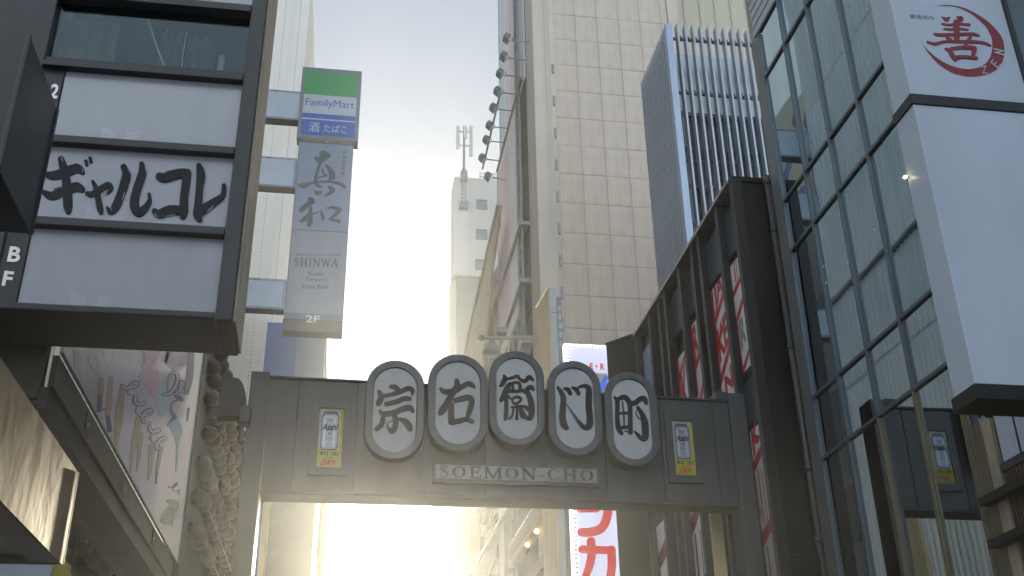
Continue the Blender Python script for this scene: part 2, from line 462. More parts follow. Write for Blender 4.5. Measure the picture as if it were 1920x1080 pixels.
SERIF = {
 'S': [('s', [(.80, .74, .05), (.74, .92, .07), (.50, .98, .07), (.24, .88, .14), (.22, .70, .16), (.48, .54, .18), (.76, .36, .18), (.76, .14, .15), (.50, .02, .07), (.24, .06, .06), (.17, .27, .05)])],
 'O': [('o', (.5, .5, .42, .48))],
 'C': [('s', [(.84, .72, .05), (.76, .90, .07), (.52, .98, .06), (.26, .86, .12), (.14, .50, .18), (.26, .14, .13), (.52, .02, .06), (.76, .09, .06), (.88, .26, .05)])],
 'E': [('l', [(.26, 0, .17), (.26, 1, .17)]), ('l', [(.10, .97, .06), (.84, .97, .06)]), ('l', [(.10, .03, .06), (.88, .03, .06)]), ('l', [(.3, .52, .05), (.66, .52, .05)]), ('l', [(.84, 1, .05), (.84, .76, .05)]), ('l', [(.88, 0, .05), (.88, .26, .05)]), ('l', [(.65, .40, .05), (.65, .64, .05)])],
 'H': [('l', [(.22, 0, .16), (.22, 1, .16)]), ('l', [(.78, 0, .16), (.78, 1, .16)]), ('l', [(.22, .52, .06), (.78, .52, .06)])] + [('l', [(x - .16, y, .05), (x + .16, y, .05)]) for x in (.22, .78) for y in (.025, .975)],
 'I': [('l', [(.5, 0, .26), (.5, 1, .26)]), ('l', [(.2, .025, .05), (.8, .025, .05)]), ('l', [(.2, .975, .05), (.8, .975, .05)])],
 'N': [('l', [(.18, 0, .07), (.18, 1, .07)]), ('l', [(.14, .99, .17), (.82, .02, .17)]), ('l', [(.82, 0, .07), (.82, 1, .07)]), ('l', [(.04, .025, .05), (.32, .025, .05)]), ('l', [(.68, .975, .05), (.96, .975, .05)]), ('l', [(.02, .975, .05), (.2, .975, .05)])],
 'M': [('l', [(.13, 0, .06), (.13, 1, .06)]), ('l', [(.12, .99, .14), (.5, .03, .14)]), ('l', [(.5, .03, .06), (.86, .99, .06)]), ('l', [(.86, 0, .15), (.86, 1, .15)]), ('l', [(.02, .025, .05), (.25, .025, .05)]), ('l', [(.73, .025, .05), (.99, .025, .05)]), ('l', [(.01, .975, .05), (.16, .975, .05)]), ('l', [(.84, .975, .05), (.99, .975, .05)])],
 'W': [('l', [(.08, 1, .11), (.31, 0, .11)]), ('l', [(.31, 0, .05), (.5, .96, .05)]), ('l', [(.46, .98, .11), (.70, 0, .11)]), ('l', [(.70, 0, .05), (.93, 1, .05)]), ('l', [(.0, .975, .05), (.2, .975, .05)]), ('l', [(.84, .975, .05), (1, .975, .05)])],
 'A': [('l', [(.10, 0, .06), (.50, 1, .06)]), ('l', [(.48, 1, .16), (.86, 0, .16)]), ('l', [(.24, .35, .05), (.72, .35, .05)]), ('l', [(.0, .025, .05), (.24, .025, .05)]), ('l', [(.70, .025, .05), (1, .025, .05)])],
 '-': [('l', [(.15, .36, .10), (.85, .36, .10)])],
}
SERIF_W = {'S': .62, 'O': .92, 'C': .80, 'E': .78, 'H': .92, 'I': .46, 'N': .92, 'M': 1.08, 'W': 1.15, 'A': .88, '-': .42}
def serif(name, txt, rect, m, parent, gap=.06, lift=.004):
    tot = sum(SERIF_W[c] for c in txt) + gap * (len(txt) - 1)
    x = 0; mb = MB(); n = 0
    for ch in txt:
        w = SERIF_W[ch] / tot
        x0 = x / tot
        sub = Rect(rect(x0, 0), rect.ex * w, rect.ey, rect.out)
        # widths are given relative to the letter box; correct for its aspect
        lw = sub.ex.length; lh = sub.ey.length
        for kind, g in SERIF[ch]:
            n += 1
            o = rect.out * (lift + .0003 * n)
            if kind == 'o':
                cx, cy, rx, ry = g; N = 28
                A = [sub(cx + rx * math.cos(6.2832 * i / N), cy + ry * math.sin(6.2832 * i / N)) + o for i in range(N)]
                B = [sub(cx + (rx - .17) * math.cos(6.2832 * i / N), cy + (ry - .055) * math.sin(6.2832 * i / N)) + o for i in range(N)]
                mb.add(A + B, [(i, (i + 1) % N, N + (i + 1) % N, N + i) for i in range(N)])
            else:
                q = catmull(g, 5) if kind == 's' else g
                L = []; Rr = []
                for i, p in enumerate(q):
                    a = q[max(i - 1, 0)]; b = q[min(i + 1, len(q) - 1)]
                    dx, dy = (b[0] - a[0]) * lw, (b[1] - a[1]) * lh
                    d = math.hypot(dx, dy)
                    pw = max(p[2], .095)
                    nx, ny = -dy / d * pw / 2, dx / d * pw / 2
                    if abs(ny) > abs(nx): sc = lh
                    else: sc = lw
                    L.append((p[0] + nx * sc / lw, p[1] + ny * sc / lh)); Rr.append((p[0] - nx * sc / lw, p[1] - ny * sc / lh))
                k = len(L)
                mb.add([sub(*p) + o for p in L] + [sub(*p) + o for p in Rr], [(i, i + 1, k + i + 1, k + i) for i in range(k - 1)])
        x += SERIF_W[ch] + gap
    return mb.build(name, m, parent)

# ------------------------------------------------------------------ evening haze, its forward glow also standing in for lens flare
HAZE = 0.00095
if HAZE:
    hm = bpy.data.materials.new('haze'); hm.use_nodes = True
    hn = hm.node_tree.nodes
    for x in list(hn):
        if x.type != 'OUTPUT_MATERIAL': hn.remove(x)
    pv = hn.new('ShaderNodeVolumePrincipled')
    pv.inputs['Color'].default_value = (.90, .95, 1.0, 1)
    pv.inputs['Density'].default_value = HAZE
    pv.inputs['Anisotropy'].default_value = .84
    hm.node_tree.links.new(pv.outputs[0], [x for x in hn if x.type == 'OUTPUT_MATERIAL'][0].inputs['Volume'])
    hz = MB().box(-66, 66, -44, 100, -1, 57.5).build('haze', hm)
    hz['kind'] = 'stuff'

# ================================================================== SETTING
structure(MB().add([(-65, -43, 0), (65, -43, 0), (65, 99, 0), (-65, 99, 0)], [(0, 1, 2, 3)]).build('ground', M['ground']))
structure(MB().box(-1.25, 4.45, -23.9, 98, .001, .005).build('road', M['asphalt']))
structure(MB().box(-3.2, -1.25, -23.9, 98, .001, .12).build('pavement', M['paving']))
structure(MB().box(4.45, 5.9, -23.9, 98, .001, .12).build('pavement', M['paving']))

# unseen block added behind the camera to bounce sunlight into the street
t = thing('bounce_block', (0, -24, 0), 'unseen pale blue block added behind the viewer to bounce sunlight into the street', 'building')
bx('wall', M['bounce_wall'], t, -60, 60, -34, -24, 0, 56.5)

# ================================================================== LEFT SIDE: buildings
XW = -3.2
t = thing('ribbed_building', (-5.3, 14, 0), 'pale ribbed wall of the left building that only shows mirrored in the glass facade', 'building')
bx('wall', M['rib_white'], t, -8, XW, 5.6, 26.3, 0, 31)
for k in range(3):
    z0 = 3.2 + k * 9.2
    mb = MB()
    y = 9.6
    while y < 26.1:
        mb.box(XW, XW + .045, y, y + .13, z0, z0 + 9.1); y += .24
    o = mb.build('rib_panel', M['rib_white'], t); o['kind'] = 'stuff'
bx('string_course', M['mullion'], t, XW, XW + .14, 9.5, 26.25, 14.9, 15.0)

# roughly dressed stone on the near end of that wall
t = thing('stone_wall', (-2.5, 6.6, 0), 'rough brown stone wall in the top left corner behind the signboard', 'wall')
bx('backing', M['joint'], t, -3.19, -2.52, 5.7, 7.6, 5, 10)
rs = random.Random(3)
z = 5.0
while z < 9.9:
    y = 5.72 - rs.random() * .2
    h = .26 + rs.random() * .1
    while y < 7.55:
        w = .3 + rs.random() * .25
        o = MB().box(-2.52, -2.47 + rs.random() * .05, max(5.7, y), min(7.58, y + w - .02), z, z + h - .02).build('stone', M['stone'], t, bevel=.015)
        y += w
    z += h
tag(bx('corner_post', M['pale_blue'], None, -2.10, -2.04, 5.2, 5.26, 5.6, 9), 'pale blue metal post between stone wall and signboard', 'post')

t = thing('corner_building', (-8, 32, 0), 'grey side street building that carries the projecting sign, seen only mirrored in the glass', 'building')
bx('wall', M['grey_wall'], t, -12, -4.9, 26.6, 38.5, 0, 20.4)
for z in (6, 9.2, 12.4, 16.0):
    for y in (27.5, 30.2, 33):
        bx('window', M['navy'], t, -4.9, -4.88, y, y + 1.6, z, z + 1.7)
bx('roof_sign', M['cream_sign'], t, -5.0, -4.9, 27.2, 33.4, 20.5, 25.2)
for mm, st in (('ink_grey', [[(.30, .86, .03), (.42, .78, .035), (.38, .68, .03)], [(.66, .84, .03), (.52, .76, .03), (.60, .67, .03), (.74, .67, .03)]]),
               ('fm_blue', [[(.18, .48, .12), (.34, .30, .15), (.22, .10, .13)], [(.56, .50, .10), (.76, .32, .15), (.62, .10, .13), (.5, .2, .08)]])):
    k = Ink(Rect((-4.9, 27.2, 20.5), (0, 6.2, 0), (0, 0, 4.6), (1, 0, 0)), .01)
    k.strokes(st); k.build('roof_lettering', M[mm], t)

# mesh-clad building
t = thing('mesh_building', (-4, 24, 0), 'tall white building clad in perforated panels behind the blue topped convenience store sign', 'building')
YJ = 40.0
xj = at(532, 366, 'Y', YJ).x
xr = at(549, 366, 'Y', YJ).x
bx('wall', M['mesh_white'], t, -12, xr - .06, YJ + .05, 52, 0, 39)
edges = [-6.5, xj - 1.75, xj - .012, xr]
for a, b in ((edges[0], edges[1] - .012), (edges[1], edges[2] - .012), (edges[2] + .012, edges[3])):
    for zz in range(3):
        bx('cladding_panel', M['mesh_white'], t, a, b, YJ, YJ + .045, zz * 13, zz * 13 + 12.99)
bx('panel_joint', M['joint'], t, xj - .024, xj + .012, YJ + .02, YJ + .048, 0, 39)
mb = MB()
for xx in (xj - 1.65, xj - .7):
    for k in range(190):
        z = 14 + k * .17
        mb.box(xx, xx + .035, YJ - .008, YJ, z, z + .07)
o = mb.build('perforation_row', M['perf'], t); o['kind'] = 'stuff'

# blue building behind
t = thing('blue_building', (-2.0, 32, 0), 'small grey blue tower block just above the left end of the gate', 'building')
xa, xb_, xc = at(525, 700, 'Y', 30).x, at(552, 700, 'Y', 30).x, at(606, 700, 'Y', 30).x
zt = at(610, 634, 'Y', 30).z
bx('wall', M['blue_grey'], t, xb_, xc, 30, 35, 0, zt)
bx('side_wing', M['blue_wall'], t, xa - .5, xb_ - .01, 30.15, 35, 0, zt + .5)
bx('veiled_block', M['veiled_wall'], t, at(500, 1000, 'Y', 29.6).x, at(588, 1000, 'Y', 29.6).x, 29.6, 29.9, 0, 11)  # beige block added; its colour carries the glare veil over the wall
bx('roof_edge', M['mullion'], t, xb_ - .005, xc + .03, 29.94, 35.05, zt, zt + .12)
bx('floor_line', M['mullion'], t, xb_ + .01, xc, 29.95, 30, zt - 1.9, zt - 1.8)
bx('window', M['pale_blue'], t, xb_ + .1, xb_ + .55, 29.95, 29.998, zt - 4.2, zt - 2.0)

xp = at(606, 960, 'Y', 25).x
t = thing('utility_pole', (xp, 25, 0), 'thin beige utility pole seen under the left half of the gate', 'pole')
MB().tube([(xp, 25, 0), (xp, 25, 5), (xp, 25, 8.75)], [.11, .10, .085], 10).build('shaft', M['canvas_tan'], t, smooth=True)
bx('cross_arm', M['galv'], t, xp - .5, xp + .3, 24.9, 24.96, 8.5, 8.58)
x0, x1 = at(489, 1000, 'Y', 20.5).x, at(499, 1000, 'Y', 20.5).x
tag(bx('sunstrip', M['sunlit_gold'], None, x0, x1, 20.5, 21.2, 0, 9.2), 'narrow cream pilaster with sunlight put into its colour, right beside the left gate post', 'sunstrip')  # sunlight on this strip beside the post is put into its colour

# ================================================================== LEFT SIDE: signboard
YA = 5.0
def ya(u, v): return at(u, v, 'Y', YA)
xR = ya(466, 325).x          # outer right edge of the frame
xI = ya(439, 300).x          # inner edge of right stile
xP = ya(77.5, 355).x         # left edge of white panels
xWn = ya(98, 60).x           # left edge of the window
zr = lambda v: ya(438 + (300 - v) * .1156, v).z     # height on the right inner edge
ZB = ya(420, 605).z
t = thing('signboard', (-1.3, YA, ZB), 'tall dark framed signboard with four white panels and brush lettering at upper left', 'signboard')
rows = [(zr(13), zr(-120)), (zr(139), zr(32)), (zr(279), zr(160)), (zr(429), zr(298)), (zr(590), zr(449))]
mb = MB()
bx('stile', M['frame_dark'], t, xI, xR, YA - .03, YA + .42, ZB, 8.4, bevel=.006)
bx('stile', M['frame_dark'], t, -2.02, xWn, YA - .028, YA + .40, ZB + .001, 8.4, bevel=.006)
bx('bottom_rail', M['frame_dark'], t, -3.4, xI - .001, YA - .034, YA + .41, ZB + .004, rows[4][0], bevel=.006)
for i in range(4):
    z0, z1 = rows[i + 1][1], rows[i][0]
    bx('transom', M['frame_dark'], t, xWn + .001, xI - .001, YA - .05, YA + .10, z0, z0 + (z1 - z0) * .42, bevel=.004)
    bx('transom', M['frame_dark'], t, xWn + .001, xI - .001, YA - .02, YA + .10, z0 + (z1 - z0) * .46, z1, bevel=.004)
bx('side_cover', M['beige_metal'], t, xR + .001, xR + .012, YA + .02, YA + .43, ZB + .02, 8.4)
bx('back_cover', M['frame_dark'], t, -3.19, xI, YA + .3, YA + .34, ZB + .01, 8.4)
bx('floor_strip', M['black_metal'], t, -3.2, xP - .004, YA - .012, YA + .04, rows[4][0], rows[2][1])
panels = []
for i, (z0, z1) in enumerate(rows):
    if i == 1:
        bx('window_pane', M['pane_sign'], t, xWn, xI, YA + .02, YA + .026, z0, z1)
        w = bx('reflection_sheet', M['reflection_brown'], t, xWn, xWn + .30, YA + .15, YA + .17, z0, z1)
        bx('reflection_sheet', M['inside'], t, xWn + .301, xI, YA + .28, YA + .30, z0, z1)
        kk = Ink(Plane('Y', YA + .27), .004)
        mbx = MB()
        # rippled sheets, lines and a patch standing for reflections in the glass
        for c, (u0, u1, d) in enumerate(((285, 330, .06), (335, 395, .1))):
            ua, ub = ya(u0, 80).x, ya(u1, 80).x
            nseg = 10
            pts = [(ua + (ub - ua) * q / nseg, YA + .12 + d + .02 * math.sin(q * 1.9)) for q in range(nseg + 1)]
            mbx.add([(x, y, z0) for x, y in pts] + [(x, y, z1) for x, y in pts], [(q, q + 1, nseg + 2 + q, nseg + 1 + q) for q in range(nseg)])
        mbx.build('curtain', M['curtain'], t)
        MB().tube([ya(272, 12) + Vector((0, .1, 0)), ya(287, 60) + Vector((0, .1, 0)), ya(314, 130) + Vector((0, .1, 0))], .006, 6).build('reflection_line', M['poster_white'], t)
        MB().tube([ya(346, 40) + Vector((0, .1, 0)), ya(338, 85) + Vector((0, .1, 0)), ya(335, 130) + Vector((0, .1, 0))], .004, 6).build('reflection_line', M['poster_white'], t)
        bx('reflection_patch', M['pale_blue'], t, ya(404, 110).x, ya(415, 110).x, YA + .1, YA + .11, z0, ya(405, 82).z)
    else:
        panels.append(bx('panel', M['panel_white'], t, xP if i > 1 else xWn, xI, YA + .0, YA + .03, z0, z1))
# strip of yellow print at the top panel
bx('yellow_strip', M['yellow'], t, xWn, ya(395, 5).x, YA - .006, YA - .001, rows[0][0], rows[0][0] + .03)
C = Plane('Y', YA - .001, 60, 260, 380 / 1920)
k = Ink(C, .003)
k.strokes([
 [(150, 345, 62), (215, 350, 88), (330, 318, 92), (430, 285, 88), (482, 325, 48)],
 [(115, 510, 50), (190, 545, 82), (300, 502, 82), (420, 462, 88), (478, 485, 62)],
 [(275, 195, 62), (300, 280, 78), (325, 400, 84), (335, 520, 88), (342, 640, 86), (345, 695, 55)],
 [(512, 215, 34), (520, 250, 30)], [(550, 188, 34), (562, 225, 30)],
 [(525, 522, 45), (570, 530, 56), (650, 482, 58), (720, 442, 58), (748, 475, 48), (715, 525, 18)],
 [(577, 408, 30), (610, 480, 52), (630, 580, 58), (645, 660, 62), (655, 705, 42)],
 [(868, 270, 58), (897, 335, 78), (880, 420, 84), (840, 540, 80), (795, 645, 78), (745, 695, 56), (712, 655, 22)],
 [(1040, 245, 48), (1050, 315, 74), (1020, 410, 78), (980, 540, 80), (972, 640, 88), (1010, 702, 84), (1070, 665, 64), (1112, 600, 46), (1112, 530, 30)],
 [(1205, 362, 72), (1262, 375, 84), (1380, 338, 88), (1455, 332, 84)],
 [(1470, 330, 84), (1462, 420, 78), (1442, 560, 78), (1440, 680, 84), (1430, 740, 62)],
 [(1160, 690, 52), (1210, 718, 78), (1310, 680, 84), (1430, 690, 84)],
 [(1582, 262, 52), (1602, 345, 84), (1587, 480, 68), (1577, 620, 74), (1572, 720, 88), (1588, 770, 52)],
 [(1585, 700, 84), (1660, 650, 78), (1750, 590, 62), (1810, 540, 46), (1820, 450, 42)]])
k.build('brush_lettering', M['ink'], t)
k = Ink(C, .0045)
for q in ([(335, 258, 7), (430, 232, 7)], [(205, 478, 6), (270, 455, 6)], [(385, 418, 6), (440, 410, 6)], [(1270, 310, 7), (1380, 290, 7)], [(1250, 745, 6), (1360, 722, 6)], [(1630, 300, 6), (1640, 350, 6)], [(905, 270, 6), (930, 330, 6)], [(1075, 270, 6), (1085, 330, 6)],
          [(960, 440, 6), (945, 520, 6)], [(680, 500, 6), (700, 540, 6)], [(1090, 520, 6), (1100, 580, 6)], [(1660, 700, 6), (1730, 640, 6)], [(860, 590, 6), (880, 520, 6)], [(1160, 720, 6), (1195, 755, 6)], [(740, 640, 6), (760, 690, 6)], [(280, 190, 6), (300, 230, 6)], [(480, 300, 6), (488, 330, 6)]):
    k.stroke(q, cap=False)
k.build('dry_brush_gap', M['panel_white'], t)
pl = Plane('Y', YA - .013)
for txt, u0, v0, u1, v1, u2, v2 in (('2', 92, 184, 107, 186, 95, 157), ('B', 13, 491, 36, 493, 18, 462), ('F', 3, 536, 21, 538, 7, 508)):
    lettering('floor_number', txt, rect_px(pl, u0, v0, u1, v1, u2, v2), M['poster_white'], t, bold=.03)

# near dark box sign
p = at(55, 63, 'X', -1.3); q = at(108, 205, 'X', -1.3); r = at(62, 448, 'X', -1.3)
t = thing('box_sign', (-1.55, p.y + .27, r.z), 'plain dark box sign hanging at the left edge in front of the signboard', 'box sign')
bx('side_face', M['box_dark'], t, -1.31, -1.3, p.y, q.y, r.z, p.z)
bx('body', M['black_metal'], t, -1.9, -1.311, p.y + .004, q.y - .004, r.z + .004, p.z - .004)
for y in (p.y, q.y - .012):
    bx('edge_trim', M['black_metal'], t, -1.299, -1.292, y, y + .012, r.z, p.z)
bx('hanger', M['black_metal'], t, -2.55, -1.901, p.y + .2, p.y + .26, p.z - .3, p.z - .24)

# ================================================================== LEFT SIDE: canopy, poster, dumpling skewers
XF = -1.5
zP0 = at(160, 750, 'X', XF).z
t = thing('canopy', (-2.0, 7.6, 3.4), 'dark steel canopy running back along the left shops under the lilac poster', 'canopy')
zG = at(146, 850, 'X', XF).z
bx('girder', M['girder'], t, XF - .03, XF, 5.45, 10.15, zG + .12, zP0 - .012)
bx('girder', M['girder'], t, XF - .06, XF - .02, 5.45, 10.15, zG, zG + .118)
for y in (6.2, 7.5, 8.9):
    bx('joint_plate', M['girder'], t, XF, XF + .008, y, y + .09, zG + .15, zP0 - .04)
    MB().tube([(XF, y + .045, zG + .2), (XF + .016, y + .045, zG + .2)], .012, 6).build('bolt', M['galv'], t)
bx('soffit', M['girder'], t, XF - .26, XF - .061, 5.45, 12, zG + .02, zG + .06)
bx('end_fascia', M['girder'], t, -3.15, XF - .065, 5.46, 5.52, zG - .35, 4.6)
bx('fascia_rail', M['girder'], t, -3.15, XF - .065, 5.43, 5.459, zG + .05, zG + .12)
zE = at(200, 1000, 'X', -1.77).z
bx('edge_bar', M['edge_bright'], t, -1.785, -1.765, 5.45, 13, zE - .012, zE + .008)
bx('inner_soffit', M['black_metal'], t, -2.55, -1.786, 5.45, 13, zE - .01, zE + .03)
zE2 = at(190, 1032, 'X', -1.93).z
bx('edge_bar', M['galv'], t, -1.94, -1.925, 5.45, 13, zE2 - .01, zE2 + .006)
bx('valance', M['green_board'], t, -1.97, -1.945, 6, 13, zE2 - .34, zE2 - .011)
bx('edge_bar', M['edge_bright'], t, -1.99, -1.944, 6, 13, zE2 - .37, zE2 - .345)
t2 = tag(bx('shop_board', M['pale_blue'], None, -2.55, at(96, 1070, 'Y', 6.4).x, 6.4, 6.46, 2.2, 3.2), 'pale blue shop board just under the brown metal box at bottom left', 'sign')
tag(bx('yellow_board', M['yellow'], None, at(98, 1070, 'Y', 6.4).x, at(126, 1070, 'Y', 6.4).x, 6.42, 6.48, 2.2, at(110, 1062, 'Y', 6.4).z + .02), 'small yellow board beside the pale blue shop board', 'sign')

p = at(147, 886, 'X', -1.2); q = at(117, 1059, 'X', -1.2)
t = thing('metal_box', (-1.8, 4, q.z), 'brushed brown metal light box with dark underside at the bottom left corner', 'light box')
bx('face', M['steel_brushed'], t, -1.215, -1.2, 1.8, p.y, q.z, p.z)
bx('end_face', M['girder'], t, -2.5, -1.216, p.y - .02, p.y - .002, q.z, p.z)
bx('body', M['black_metal'], t, -2.5, -1.216, 1.8, p.y - .021, q.z + .03, p.z - .002)
bx('bottom_rim', M['girder'], t, -1.33, -1.216, 1.8, p.y - .021, q.z + .002, q.z + .028)
bx('edge_trim', M['beige_metal'], t, -1.199, -1.195, p.y - .008, p.y, q.z, p.z)

# poster
yP1 = at(358, 830, 'X', XF).y
t = thing('poster', (XF, 7.5, zP0), 'large lilac poster with brush drawings under the left signboard', 'poster')
bx('sheet', M['poster_lilac'], t, XF + .002, XF + .012, 5.45, yP1 - .015, zP0 + .012, 6.3)
bx('rim', M['alu'], t, XF + .0, XF + .02, 5.45, yP1, zP0, zP0 + .011)
bx('rim', M['alu'], t, XF + .0, XF + .02, yP1 - .014, yP1, zP0 + .0115, 6.3)
pp = Plane('X', XF + .0125, 90, 640, 300 / 810)
# swirled outlines of candy-like shapes, brushes and lettering
def prints(name, m, lift, lst):
    """one flat printed patch per entry, each a part of its own"""
    for q, e in enumerate(lst):
        k = Ink(pp, lift + .00005 * q)
        (k.poly if len(e[0]) == 2 else k.stroke)(e)
        k.build(name, M[m], t)
prints('printed_patch', 'print_cream', .0008, [[(380, 60, 110), (470, 50, 120), (520, 90, 70)], [(560, 70, 70), (620, 60, 120), (650, 120, 70)], [(150, 60, 30), (145, 160, 26)], [(310, 60, 70), (330, 110, 60)], [(230, 90, 60), (250, 140, 40)], [(600, 900, 70), (640, 860, 80)]])
prints('printed_patch', 'print_pink', .0011, [[(455, 175), (500, 130), (560, 150), (560, 230), (535, 285), (505, 240)], [(500, 120, 60), (530, 60, 70), (540, 20, 60)], [(620, 110, 40), (690, 90, 60)]])
prints('printed_patch', 'print_teal', .0013, [[(560, 240), (580, 190), (600, 260), (600, 350), (570, 380), (545, 310)], [(640, 420, 60), (655, 460, 56), (655, 520, 14), (650, 660, 10)], [(560, 300, 20), (610, 330, 30)]])
prints('printed_brush', 'print_brown', .0016, [[(272, 190, 22), (262, 300, 24)], [(318, 185, 22), (310, 300, 28), (300, 380, 24)], [(375, 240, 26), (362, 350, 40), (352, 430, 34), (345, 545, 10)],
   [(460, 390, 30), (442, 490, 34), (425, 580, 20), (418, 665, 8)], [(470, 470, 26), (458, 590, 16), (450, 655, 8)], [(525, 530, 34), (518, 620, 22), (508, 700, 10)], [(572, 540, 20), (552, 660, 14), (548, 715, 6)], [(480, 30, 14), (488, 110, 10)]])
prints('printed_patch', 'print_navy', .0018, [[(266, 270, 16), (258, 350, 22)], [(303, 380, 20), (312, 450, 24)], [(240, 355, 5), (292, 342, 7)], [(700, 260, 26), (716, 180, 36), (724, 60, 30)], [(705, 400, 8), (712, 340, 12)], [(545, 720, 5), (552, 660, 6)]])
def script_line(p0, p1, loops, amp, wid, m, off, lift):
    """a run of looping handwriting from p0 to p1, drawn as one line"""
    dx, dy = p1[0] - p0[0], p1[1] - p0[1]; d = math.hypot(dx, dy); dx /= d; dy /= d
    pts = []; N = loops * 8
    for q in range(N + 1):
        f = q / N; a = f * loops * 6.2832
        am = amp * (.75 + .35 * math.sin(f * loops * 2.1 + 1))
        along = d * f + am * .55 * math.sin(a); side = am * math.cos(a)
        pts.append((p0[0] + dx * along - dy * side + off[0], p0[1] + dy * along + dx * side * 1.0 + off[1], wid * (.75 + .4 * math.sin(a * .5 + f * 5))))
    k = Ink(pp, lift); k.stroke(pts); k.build('printed_handwriting', M[m], t)
script_line((405, 205), (575, 530), 7, 34, 22, 'print_navy', (0, 0), .0022)
script_line((405, 205), (575, 530), 7, 34, 9, 'poster_lilac', (0, 0), .0027)
script_line((600, 200), (690, 230), 2, 60, 22, 'print_navy', (0, 10), .0022)
script_line((600, 200), (690, 230), 2, 60, 9, 'poster_lilac', (0, 10), .0027)
script_line((665, 240), (615, 430), 2, 26, 20, 'print_navy', (0, 0), .0023)
script_line((600, 930), (640, 800), 4, 30, 8, 'print_gold', (0, 0), .0022)
script_line((625, 720), (670, 770), 2, 22, 7, 'print_navy', (0, 0), .0022)

# dumpling skewers along the wall beyond the poster
tag(bx('backboard', M['dark_wall'], None, XF - .14, XF - .10, yP1 + .02, 16.8, 3.6, 6.95), 'dark board behind the rows of dumpling balls left of the gate', 'board')
bx_post = bx('mounting_post', M['girder'], None, XF - .06, XF + .02, yP1 + .05, yP1 + .32, 3.5, 6.8)
tag(bx_post, 'dark upright at the right edge of the lilac poster', 'post')
protos = {}
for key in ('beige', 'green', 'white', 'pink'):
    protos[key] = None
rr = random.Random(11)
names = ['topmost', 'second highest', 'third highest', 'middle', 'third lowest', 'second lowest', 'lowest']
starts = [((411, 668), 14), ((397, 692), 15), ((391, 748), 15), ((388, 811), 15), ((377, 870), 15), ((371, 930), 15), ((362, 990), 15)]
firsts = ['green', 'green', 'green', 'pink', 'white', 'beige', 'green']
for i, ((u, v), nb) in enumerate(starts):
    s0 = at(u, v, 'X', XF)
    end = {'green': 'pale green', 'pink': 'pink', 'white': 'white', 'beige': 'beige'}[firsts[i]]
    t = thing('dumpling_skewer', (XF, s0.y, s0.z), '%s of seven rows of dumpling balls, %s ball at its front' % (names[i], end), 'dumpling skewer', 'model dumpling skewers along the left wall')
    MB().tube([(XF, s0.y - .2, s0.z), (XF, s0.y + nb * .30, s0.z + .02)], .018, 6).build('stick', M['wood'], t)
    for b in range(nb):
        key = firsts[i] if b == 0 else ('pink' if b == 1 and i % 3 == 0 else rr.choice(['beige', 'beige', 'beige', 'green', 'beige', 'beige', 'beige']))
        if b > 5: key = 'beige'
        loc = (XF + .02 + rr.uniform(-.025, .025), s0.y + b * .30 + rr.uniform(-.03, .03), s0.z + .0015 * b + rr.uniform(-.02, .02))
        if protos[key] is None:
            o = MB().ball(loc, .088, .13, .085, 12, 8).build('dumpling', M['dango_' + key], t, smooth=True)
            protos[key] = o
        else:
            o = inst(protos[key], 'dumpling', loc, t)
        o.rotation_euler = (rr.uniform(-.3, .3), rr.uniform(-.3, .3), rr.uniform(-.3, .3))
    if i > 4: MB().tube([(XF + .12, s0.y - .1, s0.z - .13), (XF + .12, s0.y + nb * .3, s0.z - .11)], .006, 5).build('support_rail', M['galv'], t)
p = at(437, 745, 'X', -1.22)
t = thing('wall_lamp', (p.x, p.y, p.z), 'black round-backed lamp fixed against the left gate post', 'lamp')
mb = MB()
cpt = at(436, 760, 'Y', 10.6); N = 16
prof = [cpt + Vector((.16 * math.cos(a) * .8, 0, .30 * math.sin(a))) for a in [math.pi * .5 - math.pi * .62 * q / 12 for q in range(13)]]
poly = [cpt + Vector((-.14, 0, .30))] + prof + [cpt + Vector((-.14, 0, -.12))]
mb.prism(poly, (0, .16, 0)).build('hood', M['black_metal'], t)
c2 = at(458, 778, 'Y', 10.55)
bx('socket', M['box_dark'], t, c2.x - .05, c2.x + .06, 10.52, 10.66, c2.z - .09, c2.z + .09, bevel=.01)

# ================================================================== LEFT SIDE: projecting shop sign
YF = 26.5
def yf(u, v): return at(u, v, 'Y', YF)
hx0, hx1 = yf(562, 190).x, yf(675, 200).x
hz1, hz0 = yf(622, 129).z, yf(615, 262).z
sx0, sx1 = yf(549, 400).x, yf(652, 450).x
sz1, sz0 = yf(610, 268).z, yf(585, 622).z
t = thing('projecting_sign', ((sx0 + sx1) / 2, YF, sz0), 'tall projecting shop sign with green and blue convenience store top and grey brush lettered panels', 'projecting sign')
bx('header_box', M['fm_frame'], t, hx0, hx1, YF, YF + .42, hz0, hz1, bevel=.012)
zg = yf(620, 180).z; zw = yf(615, 215).z; zl = yf(615, 224).z; zb = yf(610, 254).z; ztp = yf(622, 137).z
fx0, fx1 = yf(569, 190).x, yf(668, 200).x
bx('green_band', M['fm_green'], t, fx0, fx1, YF - .012, YF - .002, zg, ztp)
bx('white_band', M['fm_white'], t, fx0, fx1, YF - .013, YF - .002, zw, zg - .001)
bx('blue_band', M['fm_blue'], t, fx0, fx1, YF - .012, YF - .002, zl + .0, zw - .001)
bx('white_line', M['fm_white'], t, fx0, fx1, YF - .013, YF - .002, zl - .05, zl - .001)
bx('blue_band', M['fm_blue'], t, fx0, fx1, YF - .012, YF - .002, zb, zl - .051)
h = zg - zw; w = fx1 - fx0
lettering('lettering', 'FamilyMart', Rect((fx0 + w * .04, YF - .013, zw + h * .28), (w * .92, 0, 0), (0, 0, h * .50), (0, -1, 0)), M['fm_blue'], t)
h = zl - .05 - zb
lettering('lettering', '酒', Rect((fx0 + w * .14, YF - .012, zb + h * .16), (w * .20, 0, 0), (0, 0, h * .66), (0, -1, 0)), M['fm_white'], t, bold=.004)
